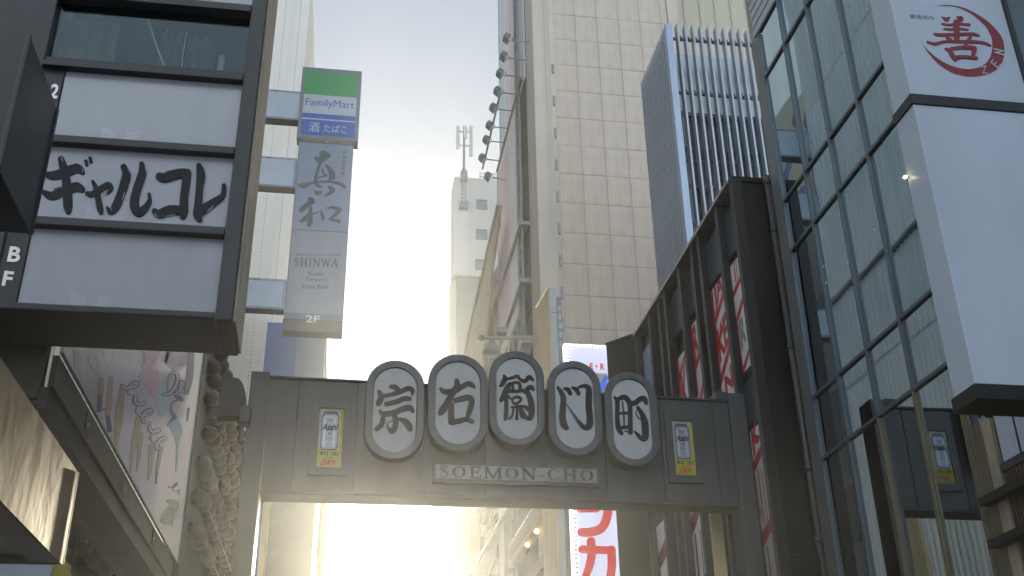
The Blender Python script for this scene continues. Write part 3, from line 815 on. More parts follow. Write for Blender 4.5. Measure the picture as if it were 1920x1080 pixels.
lettering('lettering', 'たばこ', Rect((fx0 + w * .42, YF - .012, zb + h * .22), (w * .43, 0, 0), (0, 0, h * .52), (0, -1, 0)), M['fm_white'], t, bold=.010)
bx('body', M['fm_frame'], t, sx0, sx1, YF + .03, YF + .40, sz0 + .35, sz1, bevel=.01)
bx('foot_box', M['bracket_dark'], t, sx0 - .015, sx1, YF + .0, YF + .41, sz0, sz0 + .349, bevel=.01)
zm = yf(605, 433).z; z2 = yf(592, 588).z
bx('panel', M['shin_panel'], t, sx0 + .03, sx1 - .03, YF + .012, YF + .03, zm + .015, sz1 - .02)
bx('panel', M['shin_panel_low'], t, sx0 + .03, sx1 - .03, YF + .012, YF + .03, z2, zm - .015)
bx('floor_strip', M['fm_frame'], t, sx0 + .03, sx1 - .03, YF - .004, YF + .028, sz0 + .35, z2 - .004)
C = Plane('Y', YF + .011, 530, 260, 140 / 840)
k = Ink(C, .004)
k.poly([(415, 140), (480, 135), (550, 190), (500, 235), (440, 275), (400, 275), (365, 240), (350, 200), (412, 205)])
k.stroke([(425, 265, 44), (398, 340, 36), (375, 430, 36), (372, 490, 42), (400, 528, 40), (440, 545, 14)])
k.poly([(480, 285), (530, 310), (590, 380), (592, 455), (540, 470), (495, 475), (522, 430), (515, 370), (478, 305)])
k.strokes([[(448, 348, 28), (458, 388, 24), (490, 415, 30)], [(400, 442, 14), (450, 425, 20), (492, 418, 24)],
           [(178, 515, 22), (235, 530, 56), (320, 497, 26), (430, 485, 20), (560, 490, 26), (650, 512, 36), (698, 545, 38)],
           [(358, 592, 22), (400, 615, 50), (440, 590, 14)], [(520, 545, 30), (560, 575, 60), (530, 612, 38), (470, 650, 10)],
           [(300, 675, 40), (328, 705, 74), (280, 742, 50), (220, 790, 58), (200, 810, 40)], [(312, 780, 40), (312, 860, 50), (308, 935, 60), (292, 972, 48)],
           [(300, 855, 40), (250, 900, 56), (208, 930, 36)], [(335, 855, 14), (400, 825, 16)], [(432, 812, 18), (446, 860, 36), (456, 905, 34)],
           [(505, 780, 18), (570, 772, 26), (628, 795, 56)], [(640, 800, 50), (590, 858, 36), (532, 905, 22)], [(522, 905, 16), (590, 920, 30), (638, 930, 32)]])
k.build('brush_lettering', M['ink_grey'], t)
for i, ch in enumerate('和食居酒屋'):
    v = 285 + i * 10
    lettering('small_lettering', ch, rect_px(Plane('Y', YF + .011), 642 - i, v + 4, 650 - i, v + 4.5, 642 - i, v - 4), M['ink_grey'], t)
pl = Plane('Y', YF + .011)
serif('lettering', 'SHINWA', rect_px(pl, 551, 499, 634, 501, 553, 484), M['ink_grey'], t, gap=.07)
for txt, u0, u1, v, hh in (('Japanese style cuisine', 554, 637, 480, 6), ('Sushi', 578, 606, 517, 8), ('Tempura', 573, 611, 529, 9), ('Kobe Beef', 565, 616, 541, 8)):
    lettering('small_lettering', txt, rect_px(pl, u0, v, u1, v + (u1 - u0) * .02, u0 + 1, v - hh), M['ink_grey'], t)
lettering('floor_number', '2F', rect_px(Plane('Y', YF - .005), 573, 604, 599, 605, 574, 591), M['poster_white'], t, bold=.01)
MB().ball(yf(614, 266) + Vector((0, -.01, 0)), .018, .018, .018, 8, 6).build('screw', M['poster_white'], t, smooth=True)
bx('mast', M['bracket_dark'], t, -3.6, -3.401, YF + .1, YF + .3, 0, hz1)
for v0, v1 in ((167, 220), (293, 348), (522, 578)):
    z1 = yf(525, v0).z; z0 = yf(520, v1).z
    bx('bracket', M['bracket'], t, -3.4, sx0 - .02, YF + .05, YF + .36, z0, z1)
    bx('bracket_foot', M['bracket_dark'], t, -3.4, sx0 - .021, YF + .045, YF + .365, z0 - .02, z0 - .001)
    bx('bracket_pane', M['pale_blue'], t, -3.3, sx0 - .08, YF + .045, YF + .0495, z0 + .06, z1 - .07)

# ================================================================== THE GATE
YG = 11.0
def yg(u, v): return at(u, v, 'Y', YG)
GX0, GX1, GX2, GX3 = -1.06, -.865, 4.20, 4.39
t = gate = thing('street_gate', (1.67, YG + .15, 0), 'grey metal gate spanning the street with five oval plates and the romanised district name', 'gate')
bx('post', M['gate_metal'], t, GX0, GX1, YG - .02, YG + .28, 0, 6.05, bevel=.008)
bx('post', M['gate_metal'], t, GX2, GX3, YG - .02, YG + .28, 0, 6.03, bevel=.008)
gtop = lambda x: 5.985 - .012 * (x + .87)
gbot = 4.765
seams = [GX1 + .003, -.55, .07, .79, 1.445, 2.10, 2.755, 3.39, 4.01, GX2 - .003]
for a, b in zip(seams, seams[1:]):
    MB().prism([(a + .004, YG, gbot), (b - .004, YG, gbot), (b - .004, YG, gtop(b)), (a + .004, YG, gtop(a))], (0, .04, 0)).build('panel', M['gate_metal'], t, bevel=.003)
MB().prism([(GX1 + .004, YG + .045, gbot + .01), (GX2 - .004, YG + .045, gbot + .01), (GX2 - .004, YG + .045, gtop(GX2) - .01), (GX1 + .004, YG + .045, gtop(GX1) - .01)], (0, .21, 0)).build('beam', M['gate_dark'], t)
MB().prism([(GX1 + .003, YG - .025, gtop(GX1)), (GX2 - .003, YG - .025, gtop(GX2)), (GX2 - .003, YG - .025, gtop(GX2) + .022), (GX1 + .003, YG - .025, gtop(GX1) + .022)], (0, .30, 0)).build('top_cap', M['gate_dark'], t)
bx('soffit', M['gate_dark'], t, GX1 + .003, GX2 - .003, YG - .005, YG + .30, gbot - .035, gbot - .003)
bx('shoulder_box', M['gate_metal'], t, GX2 - .14, GX2 - .004, YG - .015, YG + .2, gtop(GX2) + .03, gtop(GX2) + .12, bevel=.005)
tag(bx('sun_gold_strip', M['sunlit_gold'], None, GX2 - .16, GX2 - .03, YG + .5, YG + .56, 0, 5.3), 'upright strip coloured gold as if sunlit, just inside the right gate post', 'strip')  # gold colour stands for sunlight along the post's inner side

# oval plates
YO = 10.82
def stadium(cx, cz, hw, hh, y, n=18):
    p = []
    for i in range(n + 1):
        a = math.pi * i / n
        p.append((cx + hw * math.cos(a), y, cz + hh - hw + hw * math.sin(a)))
    for i in range(n + 1):
        a = math.pi + math.pi * i / n
        p.append((cx + hw * math.cos(a), y, cz - hh + hw + hw * math.sin(a)))
    return p
ovals = [(.461, 5.628, .310, .552), (1.129, 5.733, .321, .549), (1.765, 5.808, .303, .544), (2.399, 5.724, .296, .543), (3.024, 5.623, .294, .540)]
strokes = [
 (680, 660, [[(272, 335, 40), (310, 340, 52), (345, 368, 46)], [(160, 385, 42), (178, 440, 60), (150, 500, 52)],
   [(200, 425, 34), (300, 405, 42), (380, 378, 46), (440, 352, 48), (478, 372, 46), (478, 412, 24)], [(225, 502, 44), (320, 482, 46), (400, 450, 46), (455, 452, 42)],
   [(165, 570, 30), (200, 598, 52), (300, 585, 52), (400, 545, 56), (458, 542, 58), (483, 575, 34)], [(300, 600, 54), (318, 660, 52), (310, 725, 58), (278, 765, 52), (246, 730, 26), (236, 692, 12)],
   [(236, 690, 9), (290, 660, 9)], [(195, 640, 46), (182, 700, 50), (135, 745, 44)], [(350, 645, 26), (410, 670, 56), (448, 720, 66), (458, 750, 44)]]),
 (800, 650, [[(135, 405, 32), (172, 435, 52), (260, 430, 56), (340, 388, 52), (400, 358, 52), (440, 375, 48), (465, 398, 20)],
   [(288, 325, 44), (292, 380, 60), (250, 450, 62), (190, 560, 68), (150, 618, 72), (128, 645, 48)], [(240, 560, 52), (236, 650, 62), (238, 730, 62)],
   [(275, 520, 50), (340, 502, 56), (400, 492, 60), (435, 522, 56), (420, 600, 56), (395, 675, 46)], [(245, 730, 56), (320, 716, 52), (380, 702, 46), (440, 725, 46)]]),
 (910, 645, [[(178, 305, 26), (190, 335, 50), (162, 388, 46), (138, 408, 20)], [(235, 385, 40), (210, 430, 60), (185, 490, 62), (150, 545, 38)],
   [(200, 505, 46), (202, 600, 42), (198, 690, 46), (192, 728, 36)], [(215, 338, 24), (262, 325, 30), (310, 310, 32), (330, 338, 24)], [(262, 375, 24), (266, 440, 30)],
   [(255, 375, 20), (325, 378, 30), (336, 440, 36)], [(205, 450, 40), (290, 458, 32), (400, 444, 34)], [(335, 342, 28), (380, 360, 38), (422, 322, 46), (460, 350, 24)],
   [(380, 468, 30), (412, 430, 48), (445, 420, 46), (468, 448, 20)], [(410, 475, 48), (440, 560, 58), (445, 650, 62), (438, 705, 54), (408, 718, 40), (386, 692, 24)],
   [(258, 532, 20), (300, 510, 26), (345, 532, 26), (320, 565, 22), (272, 575, 22), (256, 535, 16)], [(222, 500, 12), (245, 530, 18)], [(252, 612, 20), (360, 602, 26), (420, 632, 42)],
   [(302, 580, 26), (306, 650, 22), (302, 725, 26)], [(270, 622, 18), (258, 690, 20), (230, 722, 22)], [(332, 625, 22), (350, 690, 32), (372, 716, 20)], [(346, 625, 26), (372, 690, 34)]]),
 (1020, 665, [[(134, 318, 32), (165, 365, 46), (186, 420, 56), (181, 520, 62), (177, 600, 66), (190, 670, 70), (218, 708, 50)], [(195, 328, 26), (230, 338, 42), (254, 380, 38)],
   [(272, 318, 26), (310, 338, 42), (334, 380, 38)], [(332, 316, 24), (380, 302, 36), (428, 322, 52), (431, 400, 62), (431, 500, 62), (440, 600, 62), (438, 675, 66), (410, 708, 52), (360, 680, 42), (300, 600, 26), (252, 530, 14), (215, 478, 7)]]),
 (1130, 680, [[(115, 335, 26), (140, 370, 46), (141, 450, 42), (142, 560, 46), (155, 640, 50), (184, 685, 36)], [(155, 350, 40), (200, 332, 50), (240, 355, 52), (262, 420, 46), (266, 520, 46), (266, 620, 46), (268, 680, 40), (235, 662, 12), (206, 662, 12)],
   [(150, 490, 26), (255, 486, 30)], [(190, 375, 14), (200, 470, 15)], [(204, 500, 15), (206, 605, 15)], [(152, 632, 44), (210, 625, 32), (258, 622, 40)],
   [(262, 392, 50), (310, 390, 52), (360, 352, 52), (400, 350, 52), (420, 396, 34)], [(336, 432, 30), (380, 500, 48), (405, 580, 66), (411, 670, 66), (409, 730, 58), (370, 728, 42), (332, 690, 30), (302, 662, 12)],
   [(325, 462, 10), (320, 492, 10), (345, 535, 10), (372, 552, 10)]]),
]
for (cx, cz, hw, hh), (ox, oy, st) in zip(ovals, strokes):
    ringw = .082
    o = MB().ring(stadium(cx, cz, hw, hh, YO), stadium(cx, cz, hw - ringw, hh - ringw, YO), (0, .15, 0)).build('oval_plate', M['ring_metal'], t, bevel=.008)
    MB().prism(stadium(cx, cz, hw - ringw - .002, hh - ringw - .002, YO + .022), (0, .02, 0)).build('face', M['sign_white'], o)
    MB().prism(stadium(cx, cz, hw - .03, hh - .03, YO + .151), (0, .028, 0)).build('back', M['gate_dark'], o)
    k = Ink(Plane('Y', YO + .0215, ox, oy, 120 / 617), .003)
    k.strokes(st); k.build('brush_character', M['ink'], o)

# name plate
n0, n1 = yg(812, 890), yg(1126, 893)
zt0 = 5.075; zb0 = 4.925
pf = bx('name_plate', M['gate_metal'], t, .88, 2.66, YG - .05, YG - .002, 4.885, 5.10, bevel=.006)
fc = bx('plate_face', M['plate_white'], pf, .915, 2.63, YG - .0555, YG - .0505, zb0, zt0)
serif('lettering', 'SOEMON-CHO', Rect((.945, YG - .056, zb0 + .014), (1.655, 0, 0), (0, 0, zt0 - zb0 - .028), (0, -1, 0)), M['gate_dark'], pf, gap=.10)
bx('plate_sill', M['gate_metal'], pf, .88, 2.66, YG - .075, YG - .051, 4.878, 4.905)

# beer posters in shallow frames
def beer(x0, x1, z0, z1):
    f = .035
    o = MB().ring([(x0, YG - .03, z0), (x1, YG - .03, z0), (x1, YG - .03, z1), (x0, YG - .03, z1)],
                  [(x0 + .085, YG - .03, z0 + .09), (x1 - .075, YG - .03, z0 + .09), (x1 - .075, YG - .03, z1 - .09), (x0 + .085, YG - .03, z1 - .09)], (0, .026, 0)).build('poster_case', M['gate_metal'], t, bevel=.004)
    a, b, c, d = x0 + .085, x1 - .075, z0 + .09, z1 - .09
    y = YG - .012
    bx('sheet', M['beer_yellow'], o, a, b, y, y + .006, c, d)
    w, h = b - a, d - c
    bx('sheet_top', M['beer_cream'], o, a + .004, b - w * .12, y - .0012, y - .0002, c + h * .30, d - .004)
    cx = a + w * .46; hw = w * .36; zb1, zt1 = c + h * .29, d - h * .05
    def can(hw, b, tp, neck):
        return [(cx - hw * .8, y - .002, b), (cx + hw * .8, y - .002, b), (cx + hw, y - .002, b + .03), (cx + hw, y - .002, tp - neck), (cx + hw * .78, y - .002, tp - neck * .2), (cx + hw * .74, y - .002, tp), (cx - hw * .74, y - .002, tp), (cx - hw * .78, y - .002, tp - neck * .2), (cx - hw, y - .002, tp - neck), (cx - hw, y - .002, b + .03)]
    MB().prism([Vector(p) for p in can(hw, zb1, zt1, .06)], (0, -.001, 0)).build('can_outline', M['can_dark'], o)
    MB().prism([Vector(p) + Vector((0, -.0014, 0)) for p in can(hw * .90, zb1 + .012, zt1 - .035, .045)], (0, -.001, 0)).build('can_body', M['can_silver'], o)
    ch = zt1 - zb1
    for q in (-.62, .50):
        bx('can_shine', M['can_light'], o, cx + hw * q - .012, cx + hw * q + .014, y - .0052, y - .0046, zb1 + ch * .08, zt1 - ch * .20)
    for q in (.84, .20):
        bx('can_band', M['can_light'], o, cx - hw * .86, cx + hw * .86, y - .0060, y - .0054, zb1 + ch * q, zb1 + ch * (q + .02))
    rc = lambda u0, v0, u1, v1: Rect((cx + hw * u0, y - .006, zb1 + ch * v0), (hw * (u1 - u0), 0, 0), (0, 0, ch * (v1 - v0)), (0, -1, 0))
    lettering('lettering', 'Asahi', rc(-.80, .50, .84, .68), M['ink'], o, bold=.03, lift=.002, shear=.12)
    lettering('small_lettering', 'SUPER DRY', rc(-.5, .74, .5, .79), M['can_dark'], o, lift=.002)
    lettering('small_lettering', '生ビール', rc(-.45, .27, .45, .33), M['can_dark'], o, lift=.002)
    bx('can_mark', M['can_dark'], o, cx - .012, cx + .012, y - .0068, y - .006, zb1 + ch * .40, zb1 + ch * .44)
    rr_ = lambda u0, v0, u1, v1: Rect((a + w * u0, y - .0005, c + h * v0), (w * (u1 - u0), 0, 0), (0, 0, h * (v1 - v0)), (0, -1, 0))
    lettering('lettering', '辛口〈生〉', rr_(.10, .195, .90, .265), M['ink'], o, bold=.03, lift=.002)
    lettering('small_lettering', 'SUPER', rr_(.30, .140, .70, .170), M['deep_red'], o, lift=.002)
    lettering('lettering', 'DRY', rr_(.20, .03, .78, .125), M['red'], o, bold=.03, lift=.002, shear=.2)
a, b = yg(581, 820), yg(656, 820); c, d = yg(615, 893), yg(622, 752)
beer(a.x, b.x, c.z, d.z)
a, b = yg(1248.5, 840), yg(1313, 840); c, d = yg(1286, 907), yg(1275, 776)
beer(a.x, b.x, c.z, d.z)

# ================================================================== RIGHT SIDE: far to near
# white tower at the end of the street
t = thing('white_tower', (8.5, 66, 0), 'white tower block with small square windows at the end of the street', 'building')
X0 = at(852, 345, 'Y', 60).x
bx('wall', M['white_wall'], t, X0, 16, 60, 62, 32.9, at(890, 334, 'Y', 60).z)
bx('lower_wall', M['grey_wall'], t, X0 + .25, 16, 59.9, 61.8, 0, at(875, 521, 'Y', 59.9).z)
bx('side_wall', M['white_wall'], t, X0 - .1, X0 + .24, 60.6, 62, 0, 32.88)
zt = at(890, 334, 'Y', 60).z
wp = None
for u, v in ((903, 384), (903, 440), (902, 497), (903, 550)):
    c = at(u, v, 'Y', 60)
    o = MB().ring([(c.x - .36, 59.93, c.z - .36), (c.x + .36, 59.93, c.z - .36), (c.x + .36, 59.93, c.z + .36), (c.x - .36, 59.93, c.z + .36)],
                  [(c.x - .31, 59.93, c.z - .31), (c.x + .31, 59.93, c.z - .31), (c.x + .31, 59.93, c.z + .31), (c.x - .31, 59.93, c.z + .31)], (0, .1 if v < 521 else -.06, 0)).build('window', M['grey_wall'], t)
    yy = 59.975 if v < 521 else 59.88
    bx('pane', M['blue_grey'], o, c.x - .30, c.x + .30, yy, yy + .015, c.z - .30, c.z + .30)
mb = MB()
for x in (7.6, 8.6, 9.6, 10.6): mb.box(x, x + .04, 60.2, 60.24, zt, zt + .6)
mb.box(7.6, 10.7, 60.2, 60.24, zt + .56, zt + .6).box(7.6, 10.7, 60.2, 60.24, zt + .28, zt + .31)
mb.build('roof_railing', M['galv'], t)
a = at(869.5, 385, 'Y', 59.8); b = at(869.5, 236, 'Y', 59.8)
t = thing('antenna_mast', (a.x, 59.8, a.z), 'lattice antenna mast with three panel aerials on the white tower', 'antenna')
for dx in (-.12, .12):
    MB().tube([(a.x + dx, 59.75, a.z), (a.x + dx, 59.75, zt + .5)], .03, 5).build('ladder_rail', M['galv'], t)
mb = MB(); z = a.z + .2
while z < zt + .4:
    mb.box(a.x - .12, a.x + .12, 59.74, 59.77, z, z + .05); z += .3
mb.build('ladder_rungs', M['galv'], t)
bx('base_box', M['grey_wall'], t, a.x - .26, a.x + .26, 59.55, 59.98, a.z - .25, a.z + .2)
MB().tube([(a.x, 59.8, zt + .1), (a.x, 59.8, b.z)], [.085, .065], 8).build('mast', M['galv'], t)
bx('collar', M['galv'], t, a.x - .22, a.x + .22, 59.6, 60, zt - .4, zt + .25)
for dx, dz, hgt in ((-.42, -1.9, 1.8), (.46, -2.4, 2.4), (.08, -1.0, .9)):
    bx('aerial', M['white_wall'], t, a.x + dx - .11, a.x + dx + .11, 59.7, 59.86, b.z + dz, b.z + dz + hgt, bevel=.02)
for dz in (-.5, -1.6):
    bx('aerial_arm', M['galv'], t, a.x - .42, a.x + .46, 59.78, 59.84, b.z + dz, b.z + dz + .06)

# tan sheeted facade and the dark facade before it
t = thing('sheeted_facade', (4.6, 38, 0), 'tan sheet covered facade leaning along the street beyond the billboard', 'building')
xs = 4.4
zA = at(937, 385, 'X', xs); zBp = at(868, 690, 'X', xs); zC = at(905, 690, 'X', xs)
nseg = 7
top = [Vector((xs, zA.y + (46 - zA.y) * i / nseg, zA.z + (zBp.z - zA.z) / (zBp.y - zA.y) * (46 - zA.y) * i / nseg)) for i in range(nseg + 1)]
low = [Vector((xs, zA.y + .3, zA.z - .6)).lerp(Vector((xs, 37, 9)), i / nseg) for i in range(nseg + 1)]
low = [Vector((xs, min(zA.y + .35 + i * (zC.y - zA.y) / 4.0, 45), max(9, zA.z - .5 - i * (zA.z - zC.z) / 4.0))) for i in range(nseg + 1)]
for i in range(nseg):
    ww = .06 * (i % 2)
    MB().prism([top[i] + Vector((-ww, 0, 0)), top[i + 1] + Vector((-(.06 - ww), .0, 0)), low[i + 1] + Vector((-(.06 - ww), 0, 0)), low[i] + Vector((-ww, 0, 0))], (.08, 0, 0)).build('sheet', M['canvas_tan'], t)
bx('wall', M['orange_wall'], t, xs + .2, 9, 39.6, 52, 0, 17.8)
MB().tube([top[0] + Vector((-.05, 0, .05)), top[-1] + Vector((-.05, 0, .05))], .06, 6).build('edge_pole', M['cream_wall'], t)
t = thing('dark_facade', (5.4, 31, 0), 'dark narrow facade with pipes between tan sheeting and the billboard', 'building')
bx('wall', M['dark_wall'], t, 4.95, 10, 26.9, 39.4, 0, 20)
for i in range(5):
    z = 10 + i * 1.9
    bx('ledge', M['galv'], t, 4.6, 4.95, 27.2, 38, z, z + .12)
    bx('window', M['navy'], t, 4.9, 4.949, 30 + i * .4, 32.2 + i * .4, z + .4, z + 1.5)
for y in (30.2, 31.8, 33.4, 35):
    MB().tube([(4.82, y, 8), (4.82, y, 17.5)], .05, 6).build('pipe', M['galv'], t)
for i in range(5):
    MB().tube([(4.7, 29.8 + i * .9, 15.2), (4.5, 29.5 + i * .9, 14.0)], .04, 5).build('stay', M['white_wall'], t)

# tiled building with pillar
YT = 26.0
t = thing('tiled_building', (9, 36, 0), 'tall beige tiled building rising behind the right half of the gate', 'building')
xt0 = at(1044, 200, 'Y', YT).x; xt1 = at(1250, 20, 'Y', YT).x; xp0 = at(1001, 200, 'Y', YT).x
bx('wall', M['joint'], t, xt0, xt1, YT + .063, 33, 0, 30.5)
tw = (xt1 - xt0) / 5.3
rowz = []
z_ref = at(1150, 440, 'Y', YT).z; dz = (at(1150, 330, 'Y', YT).z - z_ref) / 2.0
z = z_ref - dz * 9
rt = random.Random(5)
tproto = None
while z < 29.4:
    for c in range(6):
        x = xt0 + c * tw
        if c == 5:
            MB().box(x + .006, xt1, YT + .035 + rt.uniform(0, .006), YT + .062, z + .006, z + dz - .006).build('tile', M['tile'], t)
            continue
        loc = (x + tw / 2, YT + .0485 + rt.uniform(-.004, .004), z + dz / 2)
        if tproto is None:
            tproto = MB().box(x + .006, x + tw - .006, YT + .035, YT + .062, z + .006, z + dz - .006).build('tile', M['tile'], t)
        else:
            inst(tproto, 'tile', loc, t)
    z += dz
bx('pillar', M['pillar'], t, xp0, xt0 - .16, YT - .10, YT + 1.2, 0, 30.6, bevel=.03)
bx('pillar_groove', M['joint'], t, xp0 + (xt0 - xp0) * .52, xp0 + (xt0 - xp0) * .56, YT - .104, YT - .099, at(1030, 215, 'Y', YT).z, 30.6)
bx('corner_strip', M['pillar'], t, xt0 - .15, xt0 - .01, YT - .02, YT + .5, 0, 30.6)
bx('side_wall', M['dark_wall'], t, xp0 + .05, xt0, YT + 1.21, 27.5, 0, 30.5)
bx('edge_strip', M['pillar'], t, xt1 + .01, xt1 + .36, YT - .03, YT + .5, 0, 30.6)
mb = MB()
for q in range(9):
    zz = at(1045, 140 + q * 60, 'Y', YT).z
    MB().box(xt0 - .11, xt0 - .05, YT - .06, YT - .021, zz, zz + .35).build('clip', M['galv'], t)
t = thing('panelled_building', (14, 40, 0), 'cream wall of tall vertical panels behind the top of the louvred tower', 'building')
YV = 29.0
us = [1257, 1263, 1282, 1312, 1340, 1370, 1400, 1430, 1460]
bx('backing', M['joint'], t, at(1252, 30, 'Y', YV).x, 22, YV + .05, 40, 0, 34)
for a, b in zip(us, us[1:]):
    bx('wall_panel', M['cream_wall'], t, at(a, 30, 'Y', YV).x + .012, at(b, 30, 'Y', YV).x - .012, YV, YV + .045, 8, 34)

# billboard with floodlights
XB = 4.7
yn = at(970, 380, 'X', XB).y; yfar = at(935, 480, 'X', XB).y
zb_t = at(932, 328, 'X', XB).z; zb_b = at(972, 592, 'X', XB).z
t = thing('billboard', (XB, (yn + yfar) / 2, zb_b), 'two storey faded pinkish billboard seen edge on beside the beige pillar', 'billboard')
bx('sheet', M['vinyl'], t, XB, XB + .04, yn, yfar, zb_b, zb_t)
bx('print_band', M['vinyl_pink'], t, XB - .004, XB - .001, yn + 1.6, yn + 3.6, zb_b + 1.0, zb_t - .4)
bx('print_band', M['vinyl_pink'], t, XB - .004, XB - .001, yn + 4.4, yn + 5.4, zb_b + .2, zb_b + 3.2)
for y in (yn - .05, yfar + .002):
    bx('frame', M['white_wall'], t, XB - .03, XB + .05, y, y + .045, zb_b - .06, zb_t + .06)
bx('frame', M['white_wall'], t, XB - .03, XB + .05, yn - .004, yfar + .001, zb_b - .06, zb_b - .002)
bx('frame', M['galv'], t, XB - .05, XB + .05, yn - 1.2, yfar + .1, zb_t + .062, zb_t + .12)
uy = at(936.5, 100, 'X', XB + .15).y
for a, b, mm in ((0, .18, 'vinyl_cyan'), (.18, .45, 'vinyl'), (.45, .75, 'vinyl_pink'), (.75, 1.0, 'vinyl')):
    bx('upper_sheet', M[mm], t, XB + .15, XB + .19, uy - (uy - yn + 1) * a - .001, uy - (uy - yn + 1) * b, zb_t + .3, 31.5)
bx('frame', M['white_wall'], t, XB + .12, XB + .2, uy, uy + .06, zb_t + .3, 31.5)
for y in (yn - .10, yn - .62):
    MB().tube([(XB + .02, y, zb_b - 3.2), (XB + .02, y, zb_t + 9)], .045, 6).build('truss_chord', M['galv'], t)
mb = MB(); z = zb_b - 3.1
while z < zb_t + 8.5:
    mb.tube([(XB + .02, yn - .10, z), (XB + .02, yn - .62, z)], .025, 5)
    mb.tube([(XB + .02, yn - .62, z), (XB + .02, yn - .10, z + .55)], .02, 5); z += .55
o = mb.build('truss_lacing', M['galv'], t); o['kind'] = 'stuff'
bx('back_structure', M['dark_wall'], t, XB + .22, XB + .6, yn - .9, yn + 1.0, zb_b - .2, 31)
mb = MB()
for dy in (0, .9, 1.9): mb.tube([(XB - .05, yn + .2 + dy, zb_b - .2), (XB + .15, yn + .2 + dy, zb_b - 3.4)], .05, 6)
mb.build('lower_strut', M['galv'], t)
MB().tube([(XB - .5, yn - .2, zb_t + .3), (XB - .5, yfar + .3, zb_t + .3)], .035, 6).build('lamp_rail', M['galv'], t)
heads = [(950, 73), (944, 107), (937, 139), (932, 172), (924, 203), (917, 236), (911, 263), (903, 297), (914, 332)]
ords = ['nearest', 'second', 'third', 'fourth', 'fifth', 'sixth', 'seventh', 'eighth', 'farthest']
fl0 = None
for i, (u, v) in enumerate(heads):
    c = at(u, v, 'X', XB - .62)
    lab = '%s floodlight%s in the row along the billboard' % (ords[i], '' if i in (0, 8) else ' from the near end')
    if i == 0:
        t = thing('floodlight', c, lab, 'floodlight', 'floodlights above the billboard')
        MB().tube([c + Vector((.16, 0, -.02)), c + Vector((.70, 0, -.05))], .022, 6).build('arm', M['galv'], t)
        mb = MB().tube([c + Vector((.05, -.13, 0)), c + Vector((.19, -.13, -.01))], .012, 5).tube([c + Vector((.05, .13, 0)), c + Vector((.19, .13, -.01))], .012, 5).tube([c + Vector((.18, -.13, -.01)), c + Vector((.18, .13, -.01))], .012, 5)
        mb.build('yoke', M['galv'], t)
        MB().prism([c + Vector(p) for p in ((-.12, -.14, .02), (-.02, -.14, .15), (.12, -.14, .07), (.02, -.14, -.12))], (0, .28, 0)).build('housing', M['lamp_body'], t, bevel=.01)
        MB().prism([c + Vector(p) for p in ((.025, -.12, -.125), (.122, -.12, .055), (.14, -.12, .045), (.045, -.12, -.135))], (0, .24, 0)).build('lens', M['lamp_glass'], t)
        fl0 = t
    else:
        t = thing('floodlight', c, lab, 'floodlight', 'floodlights above the billboard')
        for ch in fl0.children:
            o = inst(ch, ch.name.split('.')[0], c + Vector(ch.location), t)
            if i > 3: o.rotation_euler = (0, 0, 0)

# horizontal pipe arm with its lamp
a = at(902, 634, 'Y', 23.6); b = at(1006, 633, 'Y', 23.6)
t = thing('lamp_arm', (b.x, 23.6, b.z), 'horizontal grey pipe arm with a hanging lamp between sheeted facade and column', 'street lamp')
MB().tube([a, b], .055, 8).build('arm', M['galv'], t, smooth=True)
MB().ball(a, .085, .085, .085, 8, 6).build('end_cap', M['lamp_body'], t, smooth=True)
c = at(922, 652, 'Y', 23.6)
MB().tube([c + Vector((0, 0, .18)), c + Vector((0, 0, .05)), c + Vector((0, 0, -.16))], [.05, .10, .24], 10).build('shade', M['lamp_body'], t, smooth=True)
c = at(940, 622, 'Y', 23.5)
bx('spot_head', M['lamp_body'], t, c.x - .1, c.x + .12, 23.4, 23.6, c.z - .07, c.z + .09, bevel=.01)

# column with a slanted head
XC = 4.3
y1, y0 = 23.1, 21.55
t = thing('column_sign', (XC + .12, 22.3, 0), 'cream and grey upright column sign, sunlight put into its side colour, just left of the bright bordered sign', 'column')
zc = at(1030, 540, 'X', XC).z; zc2 = at(1008, 575, 'X', XC).z
MB().prism([(XC - .02, y0, 0), (XC - .02, y1, 0), (XC - .02, y1, zc2), (XC - .02, y0, zc)], (.02, 0, 0)).build('side_face', M['sunlit_gold'], t)  # side face takes the gold of grazing sun in its colour
x1 = at(1044, 600, 'Y', y0).x
bx('front_face', M['col_grey'], t, XC + .001, x1, y0 - .02, y1 - .1, 0, zc)
bx('joint', M['mullion'], t, XC - .002, x1 + .004, y0 - .026, y0 - .018, zc - .62, zc - .6)
MB().tube([(XC - .03, y0, zc), (XC - .03, y1, zc2)], .02, 5).build('rim', M['edge_bright'], t)
x2 = at(1053, 600, 'Y', y0 + .2).x
bx('narrow_board', M['mullion'], t, x1 + .03, x2, y0 + .1, y0 + .2, 3, zc - .15)
for i in range(5):
    bx('board_mark', M['galv'], t, x1 + .06, x2 - .03, y0 + .09, y0 + .099, zc - .5 - i * .22, zc - .38 - i * .22)

